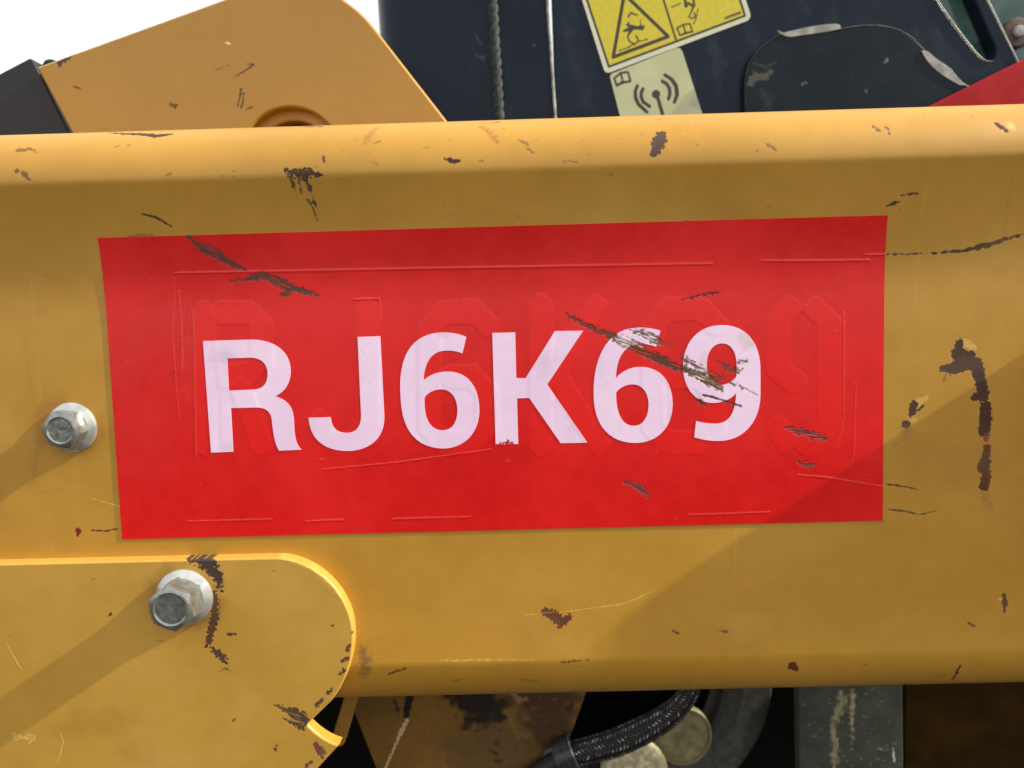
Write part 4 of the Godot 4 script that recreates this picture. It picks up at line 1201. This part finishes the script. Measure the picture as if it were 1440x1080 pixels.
func under_arm() -> void:
	# dark frame wall that closes the space under the arm
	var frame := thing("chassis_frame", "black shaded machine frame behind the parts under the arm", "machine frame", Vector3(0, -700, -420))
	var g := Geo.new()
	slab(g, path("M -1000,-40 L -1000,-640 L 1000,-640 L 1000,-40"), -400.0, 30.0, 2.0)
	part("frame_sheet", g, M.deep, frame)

	# grimy yellow bracket
	var br := thing("frame_bracket", "grimy yellow bracket plate hanging below the arm beside the hose", "bracket plate", Vector3(-40, -330, -165))
	var rect := Rect2(-150, -420, 230, 200)
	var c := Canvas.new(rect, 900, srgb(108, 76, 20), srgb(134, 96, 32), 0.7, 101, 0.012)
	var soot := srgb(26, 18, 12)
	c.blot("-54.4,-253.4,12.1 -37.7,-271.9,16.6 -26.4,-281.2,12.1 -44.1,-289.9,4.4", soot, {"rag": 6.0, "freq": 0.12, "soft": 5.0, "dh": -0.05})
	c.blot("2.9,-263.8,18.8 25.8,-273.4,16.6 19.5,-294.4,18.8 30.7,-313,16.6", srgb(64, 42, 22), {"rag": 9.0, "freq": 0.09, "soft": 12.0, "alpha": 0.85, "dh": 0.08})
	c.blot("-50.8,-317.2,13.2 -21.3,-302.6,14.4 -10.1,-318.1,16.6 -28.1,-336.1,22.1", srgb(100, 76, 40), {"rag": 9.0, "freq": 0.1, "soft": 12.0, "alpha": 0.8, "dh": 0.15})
	c.specks(140, Rect2(-10, -360, 80, 120), srgb(150, 120, 84), 0.3, 1.8, 0.7, rng, 1.6, 0.25)
	c.specks(120, Rect2(-40, -360, 110, 120), srgb(40, 26, 14), 0.4, 2.4, 0.7, rng, 1.6, 0.2)
	c.blot("-8.7,-266.5,1.7 -1.9,-272.7,2.2 3.9,-271.1,1.1", srgb(150, 124, 96), {"rag": 2.0, "freq": 0.4, "alpha": 0.8})
	c.blot("-13.7,-281.5,1.1 -8.3,-293.8,1.7 -4,-306.1,1.1", srgb(132, 98, 56), {"rag": 2.0, "freq": 0.4, "alpha": 0.8})
	c.blot("-90.5,-261.6,3.3 -94.7,-279.6,2.8 -96.2,-286.9,1.1", soot, {"rag": 1.0})
	c.blot("-94.5,-286.9,1.4 -98.9,-295.3,1.8 -105.9,-309.8,0.9 -115.6,-331.7,0.7", srgb(206, 178, 132), {"rag": 0.8, "freq": 0.4, "dh": 0.1})
	c.blot("-104.2,-270.3,1.1 -101.7,-279.5,1.7", soot, {"rag": 1.5, "alpha": 0.6})
	g = Geo.new()
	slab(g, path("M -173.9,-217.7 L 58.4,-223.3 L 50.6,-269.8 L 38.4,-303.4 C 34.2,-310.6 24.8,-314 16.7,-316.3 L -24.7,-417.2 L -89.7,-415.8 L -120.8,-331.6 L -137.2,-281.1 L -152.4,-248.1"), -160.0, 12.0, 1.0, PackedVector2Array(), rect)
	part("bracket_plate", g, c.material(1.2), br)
	g = Geo.new()
	slab(g, path("M -116.9,-205.9 L -107.8,-207.6 L -120.7,-246.4 C -123.8,-250.4 -127.6,-249.3 -130.4,-246.2"), -60.0, 8.0, 1.0)
	part("stiffener_strip", g, M.yellow_plain, br)

	# round housing
	var hub_at := Vector2(91.2,-288.2)
	var hs := thing("round_housing", "round dark housing with a cream metal boss under the arm", "housing", Vector3(hub_at.x, hub_at.y - 130, -240))
	g = Geo.new()
	lathe(g, [Vector2(131, -30), Vector2(131, -4), Vector2(128, 0), Vector2(104, 2), Vector2(92, -1), Vector2(88, -4), Vector2(86, -12), Vector2(79, -12)], Vector3(hub_at.x, hub_at.y, -215), Vector3(0, 0, 1), 96)
	part("outer_flange", g, mottled(srgb(40, 41, 38), srgb(60, 61, 56), 0.5, 60.0, 103), hs)
	g = Geo.new()
	lathe(g, [Vector2(80, -30), Vector2(80, -20), Vector2(0.01, -20)], Vector3(hub_at.x, hub_at.y, -215), Vector3(0, 0, 1), 96)
	part("inner_disc", g, M.deep, hs)
	var cv := Vector2(136.3,-325.4)
	g = Geo.new()
	lathe(g, [Vector2(9, -44), Vector2(9, -8), Vector2(25.5, -8), Vector2(25.5, -1.4), Vector2(24.6, 0), Vector2(23.4, 0), Vector2(22.4, -3), Vector2(0.01, -3)], Vector3(cv.x, cv.y, -190), Vector3(0.06, 0.04, 1).normalized(), 64)
	part("round_cover", g, mottled(srgb(106, 100, 68), srgb(142, 134, 98), 0.6, 90.0, 104, 0.0, 0.2), hs)
	var bs := Vector2(92.7,-346.7)
	g = Geo.new()
	lathe(g, [Vector2(10, -60), Vector2(10, -12), Vector2(28, -12), Vector2(28, -5), Vector2(26, -1.4), Vector2(21, 0), Vector2(0.01, 0.6)], Vector3(bs.x, bs.y, -172), Vector3(0.05, 0.12, 1).normalized(), 64)
	part("cream_boss", g, mottled(srgb(158, 150, 112), srgb(214, 207, 170), 0.5, 50.0, 105, 0.0, 0.3), hs)

	# braided hose
	var hose := thing("braided_hose", "black braided hose with a clamp curving up behind the arm", "hose", Vector3(40, -320, -150))
	var zz := -150.0
	var line := smooth_line(line_at("38,-314.2 43.8,-312 70.1,-305.4 93,-295.7 113,-284.3 125.5,-273.3 134.1,-259.3 137.6,-232.4", zz), 10)
	g = Geo.new()
	tube(g, line, [9.6, 10.0, 10.8, 10.8, 9.8, 8.2, 7.6, 7.6], 28)
	part("braided_sleeve", g, braid(), hose)
	var rear := smooth_line(line_at("38.1,-313 18.4,-323.4 -2,-338.7 -28.7,-368.5", zz - 1.0), 8)
	g = Geo.new()
	tube(g, rear, [8.0, 7.5, 7.5], 20)
	part("bare_hose", g, M.black, hose)
	g = Geo.new()
	var k0 := Vector2(25.4,-316.3)
	var k1 := Vector2(39.3,-310.7)
	var ax := Vector3(k1.x - k0.x, k1.y - k0.y, 0)
	lathe(g, [Vector2(8, 0), Vector2(12.0, 0), Vector2(12.4, 0.6), Vector2(12.4, ax.length() - 0.6), Vector2(12.0, ax.length()), Vector2(8, ax.length())], Vector3(k0.x, k0.y, zz), ax.normalized(), 40)
	var cl := part("clamp_band", g, mottled(srgb(34, 35, 36), srgb(70, 72, 72), 0.4, 20.0, 107), hose)
	g = Geo.new()
	lathe(g, [Vector2(11, ax.length()), Vector2(12.9, ax.length()), Vector2(12.9, ax.length() + 1.2), Vector2(11, ax.length() + 1.2)], Vector3(k0.x, k0.y, zz), ax.normalized(), 40)
	part("clamp_lip", g, M.zinc_dull, cl)

	# grey post with drips
	var post := thing("grey_post", "grey speckled post with pale drip stains under the right of the arm", "post", Vector3(270, -400, -185))
	var pr := Rect2(200, -420, 140, 190)
	var pc := Canvas.new(pr, 500, srgb(46, 51, 44), srgb(62, 67, 58), 0.8, 111, 0.04)
	pc.specks(620, pr, srgb(140, 146, 134), 0.2, 1.1, 0.7, rng, 1.4, 0.15)
	pc.specks(140, pr, srgb(40, 44, 42), 0.2, 1.0, 0.6, rng, 1.4, -0.15)
	pc.blot("259.9,-276.4,1.7 263.5,-284.4,4.5 259.6,-293.5,3.4 255.6,-305.7,2.2 257,-324.3,2.8 256.2,-355.4,2.2", srgb(150, 142, 110), {"rag": 2.4, "freq": 0.2, "soft": 2.4, "alpha": 0.8, "streak": 0.1, "ang": 1.5, "dh": 0.12, "vary": 0.9})
	pc.blot("271.6,-276.6,1.1 270.7,-293.8,1.7 271.1,-321.5,0.7", srgb(148, 138, 108), {"rag": 2.0, "freq": 0.2, "soft": 2.0, "streak": 0.1, "ang": 1.5, "dh": 0.12, "vary": 0.9})
	pc.blot("306.5,-337.8,1.1 305.1,-326.6,0.4", srgb(190, 188, 176), {"rag": 0.5})
	g = Geo.new()
	slab(g, path("M 225.8,-231.9 L 310.3,-233.9 L 316.8,-438.9 L 229.8,-437"), -170.0, 10.0, 0.6, PackedVector2Array(), pr)
	part("post_body", g, pc.material(0.8), post)

	# brown plate at the right
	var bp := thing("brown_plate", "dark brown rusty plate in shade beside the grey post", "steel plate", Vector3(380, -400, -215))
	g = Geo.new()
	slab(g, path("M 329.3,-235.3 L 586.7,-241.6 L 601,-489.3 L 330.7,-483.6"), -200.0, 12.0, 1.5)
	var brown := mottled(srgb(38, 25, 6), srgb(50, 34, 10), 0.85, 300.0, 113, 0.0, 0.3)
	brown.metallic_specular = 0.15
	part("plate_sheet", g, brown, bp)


func braid() -> StandardMaterial3D:
	var n := 512
	var grit := FastNoiseLite.new()
	grit.seed = 9
	grit.frequency = 0.03
	var img := Image.create_empty(n, n, false, Image.FORMAT_RGB8)
	var hgt := Image.create_empty(n, n, false, Image.FORMAT_RGB8)
	for y in n:
		for x in n:
			var u := float(x) / n * 12.0
			var v := float(y) / n * 24.0 + 0.25 * grit.get_noise_2d(x * 0.7, y * 0.7)
			var cell := int(floor(u)) % 2
			var dir := 1.0 if cell == 0 else -1.0
			var f := fposmod(v + dir * (u - floor(u)) * 1.4, 1.0)
			var s := sin(f * PI)
			var edge := sin((u - floor(u)) * PI)
			var hh := s * (0.35 + 0.65 * edge)
			var k := pow(hh, 2.0)
			var tone := lerpf(0.04, 0.85, pow(k, 2.0)) * (0.75 + 0.25 * sin(x * 0.4 + y * 0.13))
			tone *= clampf(0.8 + 1.5 * grit.get_noise_2d(x * 0.5, y * 0.5) + 0.6 * grit.get_noise_2d(x * 4.0, y * 4.0), 0.15, 1.5)
			img.set_pixel(x, y, Color(tone, tone * 1.0, tone * 1.02))
			hgt.set_pixel(x, y, Color(hh, hh, hh))
	var m := StandardMaterial3D.new()
	m.albedo_texture = ImageTexture.create_from_image(img)
	m.uv1_scale = Vector3(0.5, 0.5, 1)
	m.roughness = 0.5
	m.heightmap_enabled = true
	m.heightmap_texture = ImageTexture.create_from_image(hgt)
	m.heightmap_scale = 0.06
	return m
